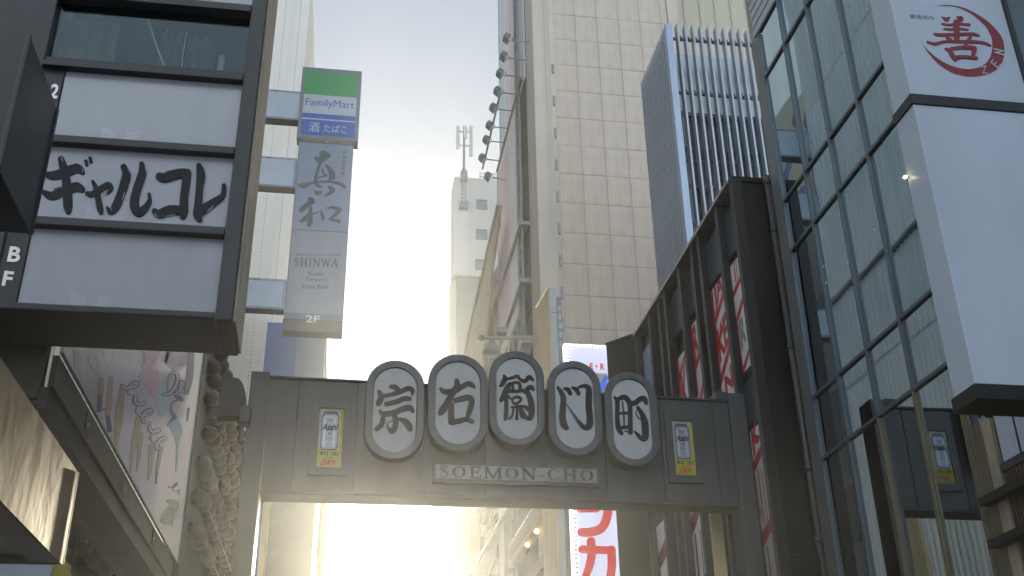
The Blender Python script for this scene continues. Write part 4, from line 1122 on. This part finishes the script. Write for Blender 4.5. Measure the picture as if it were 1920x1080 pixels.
# facades under the right half of the gate
XD = 4.75
t = thing('balcony_building', (6, 34, 0), 'sunlit facade with barred balcony and sloping awning under the gate', 'building')
bx('wall', M['cream_wall'], t, XD + .25, 10, 26.2, 39.5, 0, 11.5)
yc = at(944, 1000, 'X', XD).y
bx('column', M['col_grey'], t, XD - .05, XD + .22, yc - .45, yc + .6, 0, 11.2)
a = at(953, 1027, 'X', XD); b = at(1007, 945, 'X', XD)
zz = (a.z + b.z) / 2
bx('awning_beam', M['brown_beam'], t, XD - .02, XD + .24, b.y - 2, a.y - .2, zz - .42, zz)
bx('awning_edge', M['edge_bright'], t, XD - .035, XD - .021, b.y - 2, a.y - .2, zz - .02, zz + .01)
bx('ceiling', M['orange_wall'], t, XD - .02, XD + .24, b.y - 1.5, a.y - .25, zz - .6, zz - .421)  # orange glow of the lit ceiling is put into its colour
for y in (25.2, 26.6, 28):
    MB().ball((XD + .02, y, zz - .65), .06, .06, .06, 8, 6).build('downlight', M['lamp_lit'], t, smooth=True)
bx('rear_board', M['dark_wall'], t, XD + .2, XD + .249, 26.5, 31, 0, zz - .65)
bx('awning_beam', M['brown_beam'], t, XD - .02, XD + .24, b.y - 2, a.y - .4, zz - 1.75, zz - 1.45)
r0 = at(880, 1078, 'X', XD - .1); r1 = at(930, 990, 'X', XD - .1)
zr_ = (r0.z + r1.z) / 2
for dzv in (.0, -1.05):
    bx('rail', M['cream_wall'], t, XD - .14, XD - .06, yc + .7, 40, zr_ + dzv - .06, zr_ + dzv + .06)
y = yc + .9; bar = None
while y < 39.8:
    if bar is None: bar = bx('bar', M['cream_wall'], t, XD - .12, XD - .08, y, y + .07, zr_ - .98, zr_ - .07)
    else: inst(bar, 'bar', (XD - .1, y + .035, zr_ - .525), t)
    y += .42
for k_ in range(3):
    bx('cable_tray', M['brown_beam'], t, XD + .05, XD + .2, yc + .7, 38, zr_ + .5 + k_ * .42, zr_ + .58 + k_ * .42)
bx('wall_box', M['brown_beam'], t, XD - .25, XD + .2, yc + .9, yc + 2.2, zr_ + .9, zr_ + 1.6)
MB().tube([(XD - .1, 40.8, 8), (XD - .1, 41.8, 12.2), (XD - .1, 42.8, 8)], .05, 5).build('lattice_leg', M['vinyl_pink'], t)
for i in range(6):
    z = 8.3 + i * .6; q = (12.2 - z) / 4.2
    MB().tube([(XD - .1, 41.8 - q, z), (XD - .1, 41.8, z + .5), (XD - .1, 41.8 + q, z)], .035, 5).build('lattice_brace', M['vinyl_pink'], t)
t = thing('far_facade', (6, 56, 0), 'hazy pale facade with air conditioners farthest down the street', 'building')
bx('wall', M['cream_wall'], t, 4.75, 12, 52.2, 59, 0, 20)
for z in (9.2, 11.6, 14.2, 16.4):
    o = bx('air_conditioner', M['ac_white'], t, 4.35, 4.74, 53.2, 54.4, z, z + .8, bevel=.03)
    bx('bracket', M['galv'], t, 4.4, 4.74, 53.3, 53.36, z - .1, z - .01)
tag(bx('low_block', M['canvas_tan'], None, at(808, 1050, 'Y', 70).x, 9, 70, 78, 0, at(812, 1036, 'Y', 70).z), 'low hazy brown block right at the far end of the street', 'building')

# ================================================================== louvred tower
XL = 7.0
c0 = at(1247, 46, 'X', XL); cf = at(1203, 155, 'X', XL)
yl0, yl1 = c0.y, cf.y
xl1 = at(1446, 60, 'Y', yl0).x
zl1 = c0.z; zl0 = 8.0
t = thing('louvred_tower', (XL + 1, yl0 + 1, zl0), 'blue grey louvred plant tower above the dark building', 'tower')
nb = 14; pr = None
for i in range(nb):
    y = yl0 + .12 + (yl1 - yl0 - .12) * i / (nb - 1)
    if pr is None: pr = bx('side_louvre', M['alu'], t, XL, XL + .03, y, y + .085, zl0, zl1)
    else: inst(pr, 'side_louvre', (XL + .015, y + .0425, (zl0 + zl1) / 2), t)
bx('side_backing', M['navy'], t, XL + .09, XL + .12, yl0 + .1, yl1, zl0, zl1 - .05)
bx('corner_post', M['alu_blue'], t, XL, XL + .16, yl0 - .02, yl0 + .09, zl0, zl1 + .02)
nf = 13; pr = None
for i in range(nf):
    x = XL + .30 + (xl1 - XL - .35) * i / (nf - 1)
    if pr is None: pr = bx('front_fin', M['alu'], t, x - .022, x + .022, yl0 - .03, yl0 + .16, zl0, zl1 + .05)
    else: inst(pr, 'front_fin', (x, yl0 + .065, (zl0 + zl1 + .05) / 2), t)
for v in (66, 166, 270, 292):
    z = at(1300, v, 'Y', yl0).z
    bx('rail', M['navy'], t, XL + .17, xl1, yl0 + .17, yl0 + .21, z - .04, z + .04)
    for i in range(nf):
        x = XL + .30 + (xl1 - XL - .35) * i / (nf - 1)
        if v == 66 or v == 166: bx('rail_clamp', M['navy'], t, x + .03, x + .12, yl0 + .12, yl0 + .169, z - .06, z + .06)
zq = at(1330, 180, 'Y', yl0).z
bx('back_panel', M['clad_alu'], t, XL + .2, xl1, yl0 + .9, yl0 + .94, zq - .3, zl1 - .1)
bx('plant_housing', M['navy'], t, XL + .2, xl1 - .1, yl0 + .55, yl0 + 2, zl0, zq - .15)
for i in range(7):
    x = XL + .35 + i * .3
    MB().tube([(x, yl0 + .4, zl0), (x, yl0 + .4, zq - .2 - (i % 3) * .25)], .05, 6).build('plant_pipe', M['navy'] if i % 2 else M['galv'], t)
for k_ in range(4):
    bx('plant_beam', M['navy'], t, XL + .2, xl1, yl0 + .35, yl0 + .42, zq - .35 - k_ * 1.0, zq - .25 - k_ * 1.0)
bx('plinth', M['dark_clad'], t, XL, xl1, yl0 + .1, yl1, 0, zl0 - .01)

# ================================================================== dark building with fins
XG = 4.7
t = thing('dark_building', (6, 14, 0), 'dark clad building with upright fins and red white posters right of the gate', 'building')
ZD = 9.12
bx('wall', M['dark_clad'], t, XG + .14, 9, 11.42, 16.3, 0, ZD - .06)
bx('end_wall', M['dark_clad'], t, XG + .06, 6.2, 11.36, 11.419, 0, ZD)
for z in (6.2, 8.0 - 3.7):
    bx('wall_joint', M['black_metal'], t, XG + .1, 6.2, 11.355, 11.3595, z, z + .012)
bx('roof_cap', M['cap'], t, XG - .03, XG + .2, 11.42, 16.35, ZD, ZD + .05)
bx('roof_cap', M['dark_clad'], t, XG + .0, 6.2, 11.33, 11.418, ZD + .001, ZD + .07)
MB().prism([(4.72, 16.30, 0), (4.32, 16.78, 0), (4.9, 17.3, 0), (5.3, 16.5, 0)], (0, 0, ZD + .02)).build('chamfer_wall', M['dark_clad'], t)
MB().prism([(4.71, 16.28, ZD + .021), (4.30, 16.77, ZD + .021), (4.36, 16.82, ZD + .021), (4.77, 16.33, ZD + .021)], (0, 0, .05)).build('roof_cap', M['dark_clad'], t)
fins = [11.33, 11.95, 12.75, 13.08, 13.71, 14.49, 14.82, 15.38, 16.24]
for y in fins:
    bx('fin', M['fin'], t, XG, XG + .135, y, y + .10, 0, ZD - .002, bevel=.004)
XPn = XG + .125
XPo = XG + .112
def bay(y0, y1, z0, z1, mode, let=(), seed=0):
    """a glazed bay: red and white poster behind, slanted bands, letters"""
    rb = random.Random(seed)
    o = bx('window', M['inside'], t, XG + .1, XPn + .01, y0 - .02, y1 + .02, z0 - .03, z1 + .03)
    rect = Rect((XG + .098, y1, z0), (0, -(y1 - y0), 0), (0, 0, z1 - z0), (-1, 0, 0))
    L = .001
    def q(pts, m, name, lift):
        mb = MB(); mb.add([rect(*p) + rect.out * lift for p in pts], [tuple(range(len(pts)))]); return mb.build(name, m, o)
    q([(0, 0), (1, 0), (1, 1), (0, 1)], M['poster_white'] if mode != 'grey' else M['poster_grey'], 'poster', .0005)
    for (a, b, w) in let[0] if let else ():
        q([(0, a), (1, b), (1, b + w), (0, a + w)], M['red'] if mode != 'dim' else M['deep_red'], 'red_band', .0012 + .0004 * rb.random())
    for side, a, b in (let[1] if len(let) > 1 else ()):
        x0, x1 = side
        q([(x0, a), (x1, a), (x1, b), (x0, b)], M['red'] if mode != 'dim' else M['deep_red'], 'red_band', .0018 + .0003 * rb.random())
    for (ch, x0, x1, a, b, mm) in (let[2] if len(let) > 2 else ()):
        sub = Rect(rect(x0, a), rect.ex * (x1 - x0) + rect.ey * .10 * (x1 - x0), rect.ey * (b - a), rect.out)
        lettering('lettering', ch, sub, M[mm], o, bold=.04, lift=.0028)
    return o
bands = lambda *a: a
bay(11.64, 11.95, 6.68, 8.18, 'w', (((.70, .76, .06), (.44, .56, .07), (-.02, .10, .06)), (((.40, .52), .80, 1), ((.66, .74), .82, 1), ((0, .12), 0, .45)), (('R', .20, .86, .18, .44, 'poster_grey'),)), 1)
bx('mid_rail', M['dark_clad'], t, XG + .09, XG + .135, 11.43, 11.95, 6.55, 6.64)
bx('window', M['window_dull'], t, XG + .095, XG + .1, 11.45, 11.95, 6.0, 6.55)
bay(11.60, 11.95, 3.4, 5.92, 'w', (((.80, .86, .05), (.45, .50, .06), (.10, .14, .05)), (((.28, .36), .55, .80), ((.62, .68), .52, .78), ((.30, .38), .16, .44)), (('K', .1, .9, .86, 1.0, 'red'),)), 2)
bay(12.24, 12.75, 6.55, 8.22, 'w', (((.66, .82, .07), (.46, .64, .06), (.16, .36, .08)), (((0, .14), .60, 1), ((.0, .10), .2, .6)), (('JA', .18, .95, .74, 1.0, 'red'), ('KE', .12, .95, .34, .62, 'red'), ('N', .30, .9, .01, .20, 'red'))), 3)
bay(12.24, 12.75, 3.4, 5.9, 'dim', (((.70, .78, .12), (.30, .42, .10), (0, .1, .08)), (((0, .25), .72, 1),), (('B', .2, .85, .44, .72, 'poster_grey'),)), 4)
bay(13.42, 13.71, 6.0, 8.12, 'w', (((.66, .72, .06), (.36, .50, .07), (.0, .1, .06)), (((0, .2), .5, 1), ((.5, .62), .1, .40)), (('R', .15, .9, .72, .96, 'red'),)), 5)
bay(14.02, 14.49, 5.9, 7.92, 'w', (((.80, .95, .06), (.30, .42, .06), (.10, .16, .05)), (((0, .20), .35, 1), ((.35, .45), .10, .4)), (('K', .25, .95, .50, .86, 'red'), ('A', .2, .95, .15, .34, 'red'))), 6)
bay(13.42, 13.71, 3.4, 5.7, 'w', (((.62, .76, .10), (.20, .32, .08)), (((0, .3), .6, .8), ((.4, .5), .3, .6)), (('JA', .1, .95, .34, .62, 'red'),)), 7)
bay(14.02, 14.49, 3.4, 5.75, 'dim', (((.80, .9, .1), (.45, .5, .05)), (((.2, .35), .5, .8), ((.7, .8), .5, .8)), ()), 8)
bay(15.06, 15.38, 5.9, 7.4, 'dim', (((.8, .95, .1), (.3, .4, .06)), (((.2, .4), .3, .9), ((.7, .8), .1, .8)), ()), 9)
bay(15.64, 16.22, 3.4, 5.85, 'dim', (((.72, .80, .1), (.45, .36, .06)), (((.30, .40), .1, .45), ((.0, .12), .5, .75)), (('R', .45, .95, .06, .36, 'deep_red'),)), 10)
bx('window', M['blue_grey'], t, XG + .095, XG + .12, 15.62, 16.22, 6.9, 8.8)
for y0, y1 in ((12.24, 12.75), (14.02, 14.49), (11.64, 11.95), (13.42, 13.71)):
    bx('window', M['window_dull'], t, XG + .095, XG + .1, y0, y1, 8.3, 8.95)
    bx('window_sill', M['fin'], t, XG + .06, XG + .135, y0 - .2, y1, 8.235, 8.28)
bx('bright_gap', M['cream_wall'], t, XG + .1, XG + .134, 14.28, 14.49, 8.4, 8.9)

# drain pipe
c = at(1437, 330, 'Y', 11.2); d = at(1557, 1080, 'Y', 11.2)
t = thing('drainpipe', (c.x, 11.2, 0), 'brown drainpipe running down between dark building and glass facade', 'drainpipe')
MB().tube([(c.x + .02, 11.2, 0), (c.x, 11.2, 9.06)], .042, 10).build('pipe', M['pipe'], t, smooth=True)
MB().tube([(c.x, 11.2, 9.0), (c.x, 11.2, 9.12)], .055, 10).build('collar', M['pipe'], t, smooth=True)
for z in (8.3, 6.7, 5.2, 4.4):
    MB().tube([(c.x + .005, 11.2, z), (c.x + .005, 11.2, z + .07)], .052, 10).build('collar', M['pipe'], t, smooth=True)
    bx('clip', M['pipe'], t, c.x - .01, c.x + .015, 11.24, 11.355, z + .02, z + .05)

# bright bordered sign
YL = 17.0
t = thing('bright_sign', (4.0, YL, 3.4), 'white lit vertical sign with red katakana and a border of small bulbs', 'lit sign')
lx0, lx1, lz1 = at(1067, 800, 'Y', YL).x, at(1150, 800, 'Y', YL).x, at(1100, 648, 'Y', YL).z
lz0 = 3.2
bx('case', M['led_side'], t, lx0 - .03, lx1 + .012, YL, YL + .13, lz0, lz1 + .02)
bx('face', M['sign_lit'], t, lx0, lx1, YL - .012, YL - .001, lz0, lz1)
for a_, b_ in ((lx0, lx0 + .045), (lx1 - .045, lx1)):
    bx('border', M['led_border'], t, a_, b_, YL - .0145, YL - .0125, lz0, lz1 - .046)
bx('border', M['led_border'], t, lx0, lx1, YL - .0145, YL - .0125, lz1 - .045, lz1)
bulb = None
pts = []
nx_ = 12; nz_ = 84
pts += [(lx0 + .02 + (lx1 - lx0 - .04) * i / nx_, lz1 - .02) for i in range(nx_ + 1)]
for s in (lx0 + .02, lx1 - .02): pts += [(s, lz1 - .02 - (lz1 - lz0) * i / nz_) for i in range(1, nz_)]
for x, z in pts:
    if bulb is None: bulb = bx('bulb', M['led'], t, x - .016, x + .016, YL - .03, YL - .015, z - .016, z + .016)
    else: inst(bulb, 'bulb', (x, YL - .0215, z), t)
pl = Plane('Y', YL - .0125)
lettering('lettering', 'E・R', rect_px(pl, 1106, 693, 1134, 694, 1106, 681), M['sign_red'], t, bold=.04)
bx('picture_band', M['print_cream'], t, at(1100, 700, 'Y', YL).x, lx1 - .05, YL - .016, YL - .013, at(1120, 722, 'Y', YL).z, at(1120, 700, 'Y', YL).z)
k = Ink(Plane('Y', YL - .013), .005)
k.strokes([[(1124, 740, 8), (1131, 722, 10), (1136, 708, 8)], [(1128, 728, 9), (1137, 734, 8), (1140, 745, 7)], [(1122, 722, 6), (1132, 716, 6)]])
k.build('lettering', M['sign_blue'], t)
k = Ink(Plane('Y', YL - .013), .004)
k.strokes([[(1088, 953, 16), (1119, 953, 16)], [(1140, 930, 17), (1139, 965, 17), (1128, 990, 17), (1106, 998, 17), (1090, 998, 16)],
           [(1091, 1030, 15), (1148, 1032, 15)], [(1108, 1014, 16), (1109, 1040, 16), (1104, 1065, 15), (1092, 1095, 13)], [(1146, 1030, 16), (1147, 1060, 16), (1143, 1092, 16)]])
k.build('lettering', M['sign_red'], t)
bx('bracket', M['bracket_dark'], t, lx1 + .013, 4.9, YL + .04, YL + .1, 7.6, 7.75)
bx('bracket', M['bracket_dark'], t, lx1 + .013, 4.9, YL + .04, YL + .1, 4.4, 4.55)

# ================================================================== glass facade
XG = 5.15
KG = XG / 4.7
gy = lambda y: y * KG
gz = lambda z: EYE + (z - EYE) * KG
t = thing('glass_building', (8, 7, 0), 'glass curtain wall building with grey ribs mirrored in its panes on the right', 'building')
Ym = [gy(y) for y in (9.88, 9.25, 8.615, 7.955, 7.33, 6.70, 6.07, 5.44, 4.2, 2.9)]
Zt = [gz(z) for z in (10.33, 9.655, 7.915, 7.28, 5.565, 4.91, 4.28)]
bx('core', M['inside'], t, XG + .95, 12, 0, gy(9.88) - .01, 0, 13.6)
bx('end_wall', M['mullion'], t, XG + .05, 12, gy(9.92), gy(9.92) + .3, 0, 13.6)
bx('corner_post', M['corner_grey'], t, XG - .03, XG + .049, gy(9.88), gy(9.88) + .24, 3.2, gz(10.30), bevel=.006)
for z in (Zt[1], Zt[3], Zt[5]):
    bx('floor_slab', M['mullion'], t, XG + .10, XG + .949, 0, gy(9.86), z + .1, z + .5)
rp = random.Random(9)
for a, b in zip(Ym, Ym[1:]):
    for z1, z0 in zip(Zt, Zt[1:]):
        zz0 = z0 if z0 > gz(4.5) else 2.0
        o = bx('pane', M['pane'], t, XG, XG + .008, b + .022, a - .022, zz0 + .022, z1 - .022)
        # panes never sit perfectly flush: a hair of tilt breaks the mirror image at every joint
        o.rotation_euler = (0, rp.uniform(-.003, .003), rp.uniform(-.004, .004))
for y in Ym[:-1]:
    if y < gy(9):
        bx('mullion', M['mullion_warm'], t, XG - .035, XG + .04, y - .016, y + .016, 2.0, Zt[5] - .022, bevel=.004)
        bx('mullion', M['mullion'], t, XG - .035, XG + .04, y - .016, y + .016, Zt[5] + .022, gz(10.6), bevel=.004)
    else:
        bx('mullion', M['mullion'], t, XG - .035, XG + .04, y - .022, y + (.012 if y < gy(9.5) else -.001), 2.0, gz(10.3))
for z in Zt[:-1]:
    bx('transom', M['mullion'], t, XG - .028, XG + .038, 2.7, Ym[0] - .023, z - .02, z + .02, bevel=.004)
z = gz(10.36); pr = None
while z < 13.6:
    if pr is None: pr = bx('cladding_plank', M['clad_alu'], t, XG - .02, XG + .03, 3, gy(10.02), z, z + .125, bevel=.008)
    else: inst(pr, 'cladding_plank', (XG + .005, (3 + gy(10.02)) / 2, z + .0625), t)
    z += .148
bx('corner_trim', M['beige_metal'], t, XG - .025, XG + .045, gy(10.021), gy(10.021) + .08, gz(10.31), 13.6)
for u, v in ((1590, 492), (1544, 500), (1549, 530), (1640, 430)):
    c = at(u, v, 'X', XG - .03)
    MB().ball((c.x, c.y, c.z), .008, .012, .012, 6, 5).build('fixing', M['poster_white'], t)
# notice inside the lower panes
a = at(1725, 997, 'X', XG + .02); b = at(1840, 938, 'X', XG + .02)
zb_ = a.z
board = bx('notice_board', M['tenant_green'], t, XG + .02, XG + .026, b.y - .3, a.y, zb_ - .75, zb_)
bx('notice_edge', M['tenant_white'], board, XG + .012, XG + .0195, b.y - .3, a.y, zb_ + .0, zb_ + .03)
def rn(u0, v0, u1, v1, u2, v2):
    p, q, w = at(u0, v0, 'X', XG + .019), at(u1, v1, 'X', XG + .019), at(u2, v2, 'X', XG + .019)
    return Rect(p, (0, q.y - p.y, 0), (0, 0, w.z - p.z), (-1, 0, 0))
lettering('lettering', 'テナ', rn(1747, 1056, 1773, 1043, 1741, 1030), M['tenant_white'], board, bold=.02)
lettering('lettering', '募集中', rn(1803, 1028, 1856, 998, 1796, 1000), M['tenant_white'], board, bold=.02)
bx('notice_strip', M['tenant_white'], board, XG + .012, XG + .0195, b.y - .3, at(1812, 1070, 'X', XG).y, zb_ - .78, at(1812, 1070, 'X', XG).z)
# jambs of the shop front below the box sign
p = at(1822, 815, 'X', XG - .06); q = at(1858, 815, 'X', XG - .06)
yj1, yj0 = p.y, q.y
ztop = gz(4.30)
bx('jamb', M['mullion_warm'], t, XG - .06, XG + .02, (yj0 + yj1) / 2 + .002, yj1, 1.2, ztop, bevel=.006)
bx('jamb', M['beige_metal'], t, XG - .055, XG + .015, yj0, (yj0 + yj1) / 2 - .002, 1.2, ztop, bevel=.006)

t = thing('slatted_shop', (5, 6.3, 0), 'dark shop entrance with wooden slats and pale soffit in the bottom right corner', 'shop')
bx('backing', M['black_metal'], t, XG - .02, XG + .0, 3.6, yj0 - .01, 1.0, 5.2)
zs = at(1852, 884, 'X', XG - .03).z
bx('soffit_panel', M['pale_blue'], t, XG - .035, XG - .021, 3.6, yj0 - .05, zs, zs + .6)
bx('soffit_frame', M['gate_metal'], t, XG - .05, XG - .0, 3.6, yj0 - .012, zs - .07, zs - .005)
ysl = at(1886, 900, 'X', XG - .04).y
y = ysl; pr = None
zsl = at(1886, 886, 'X', XG - .04).z
while y > 4.2:
    if pr is None: pr = bx('slat', M['wood'], t, XG - .05, XG - .021, y - .028, y, 1.2, zsl)
    else: inst(pr, 'slat', (XG - .0355, y - .014, (1.2 + zsl) / 2), t)
    y -= .042
for u, v in ((1843, 943), (1861, 1022)):
    c = at(u, v, 'X', XG - .12)
    bx('cross_bracket', M['black_metal'], t, XG - .16, XG - .062, c.y - 1.2, c.y, c.z - .03, c.z + .035)

# ================================================================== white box sign, nearest on the right
ZX = 3.7
Z0, ZBand, Z1 = 3.88, 6.09, 8.2
ya0, ya1 = 5.59, 5.84
t = thing('box_sign', (ZX + .6, 5.7, Z0), 'large white box sign with a red crescent and brush character on its upper half', 'box sign')
def zen(name, m, z0, z1):
    return bx(name, m, t, ZX, ZX + 1.9, ya0, ya1, z0, z1, bevel=.004)
zen('lower_box', M['zen_white'], Z0 + .10, ZBand - .055)
zen('upper_box', M['zen_white'], ZBand + .03, Z1)
bx('band', M['frame_dark'], t, ZX - .012, ZX + 1.91, ya0 - .012, ya1 + .012, ZBand - .054, ZBand + .029, bevel=.003)
bx('base', M['black_metal'], t, ZX - .015, ZX + 1.91, ya0 - .015, ya1 + .015, Z0, Z0 + .099, bevel=.004)
bx('arm', M['frame_dark'], t, XG - .0, XG + .02, ya1, ya1 + .3, 5.0, 5.1)
xe = at(1898, 80, 'Y', ya0).x
bx('edge_channel', M['frame_dark'], t, xe - .0, xe + .035, ya0 - .02, ya0 - .001, ZBand + .03, Z1)
bx('return_panel', M['mullion'], t, xe + .036, ZX + 1.9, ya0 - .016, ya0 - .001, ZBand + .12, Z1)
C = Plane('Y', ya0, 1690, 0, 210 / 1418)
k = Ink(C, .002)
outer = [(450, 76), (520, 66), (600, 63), (700, 76), (800, 102), (890, 142), (980, 192), (1070, 252), (1150, 322), (1212, 386), (1262, 455), (1294, 530), (1306, 610), (1304, 690), (1290, 765), (1258, 826), (1210, 882), (1150, 920), (1080, 947), (970, 970), (860, 976), (770, 963), (680, 940), (595, 900), (520, 852), (445, 792), (380, 722), (322, 650), (280, 582), (240, 510), (215, 440), (207, 388)]
inner = [(640, 80), (720, 98), (800, 132), (870, 170), (930, 212), (995, 266), (1050, 322), (1090, 375), (1120, 432), (1142, 485), (1150, 545), (1150, 612), (1140, 682), (1116, 742), (1080, 792), (1035, 830), (980, 856), (915, 870), (850, 877), (770, 870), (700, 856), (625, 832), (560, 802), (488, 760), (420, 712), (355, 655), (300, 602), (258, 540), (225, 472)]
n = 40
def resample(p, n):
    d = [0]
    for a, b in zip(p, p[1:]): d.append(d[-1] + math.hypot(b[0] - a[0], b[1] - a[1]))
    out = []
    for i in range(n + 1):
        s = d[-1] * i / n
        j = max(q for q in range(len(p) - 1) if d[q] <= s + 1e-6)
        f = (s - d[j]) / (d[j + 1] - d[j])
        out.append((p[j][0] + (p[j + 1][0] - p[j][0]) * f, p[j][1] + (p[j + 1][1] - p[j][1]) * f))
    return out
A = resample(outer, n); B = resample([outer[0]] + inner + [outer[-1]], n)
o = Vector((0, -.002, 0))
MB().add([C(*p) + o for p in A] + [C(*p) + o for p in B], [(i, i + 1, n + 2 + i, n + 1 + i) for i in range(n)]).build('crescent', M['zen_red'], t)
k.poly([(500, 205), (560, 225), (625, 212), (592, 282), (545, 268)])
k.strokes([[(705, 218, 22), (760, 238, 60), (700, 290, 50)], [(515, 305, 25), (600, 318, 32), (740, 310, 32), (860, 318, 36)], [(540, 370, 25), (640, 376, 32), (740, 370, 32), (840, 380, 26)],
           [(690, 285, 80), (700, 380, 72), (700, 480, 72), (700, 525, 60)], [(415, 430, 22), (480, 445, 40), (700, 440, 38), (900, 436, 42), (980, 458, 26)],
           [(325, 532, 22), (420, 560, 38), (550, 530, 32), (720, 532, 38), (880, 532, 38), (1040, 548, 36), (1125, 583, 24)], [(572, 482, 26), (620, 512, 46)], [(870, 482, 42), (822, 540, 42)],
           [(830, 540, 46), (802, 588, 42)], [(555, 622, 22), (610, 652, 48), (650, 720, 52), (680, 758, 50)], [(625, 625, 42), (760, 607, 42), (895, 610, 52)], [(918, 620, 62), (910, 690, 48), (882, 735, 42)], [(665, 735, 42), (800, 726, 38), (950, 745, 34)]])
k.build('brush_character', M['zen_red'], t)
for st in ([[(1008, 856, 10), (1066, 838, 10)], [(1064, 842, 9), (1034, 928, 9)], [(1032, 930, 10), (1092, 932, 10)]],
           [[(1130, 790, 14), (1215, 860, 14)], [(1132, 790, 12), (1160, 757, 14)], [(1172, 825, 12), (1196, 790, 12)], [(1215, 860, 12), (1248, 825, 14)]],
           [[(1170, 620, 14), (1290, 650, 14)], [(1285, 650, 12), (1180, 668, 12)], [(1180, 668, 14), (1300, 700, 14)]]):
    k = Ink(C, .004); k.strokes(st); k.build('letter', M['zen_white'], t)
lettering('small_lettering', '黒毛和牛', rect_px(Plane('Y', ya0), 1706, 35, 1754, 39, 1707, 27), M['ink_grey'], t)
c = at(1697, 332, 'X', ZX - .03)
t = thing('small_lamp', (ZX - .03, c.y, c.z), 'tiny lit yellow lamp beside the white box sign', 'lamp')
MB().ball((ZX - .03, c.y, c.z), .014, .018, .010, 8, 6).build('bulb', M['lamp_lit'], t, smooth=True)
MB().tube([(ZX - .028, c.y, c.z), (ZX + .0, c.y, c.z)], .006, 5).build('stem', M['galv'], t)
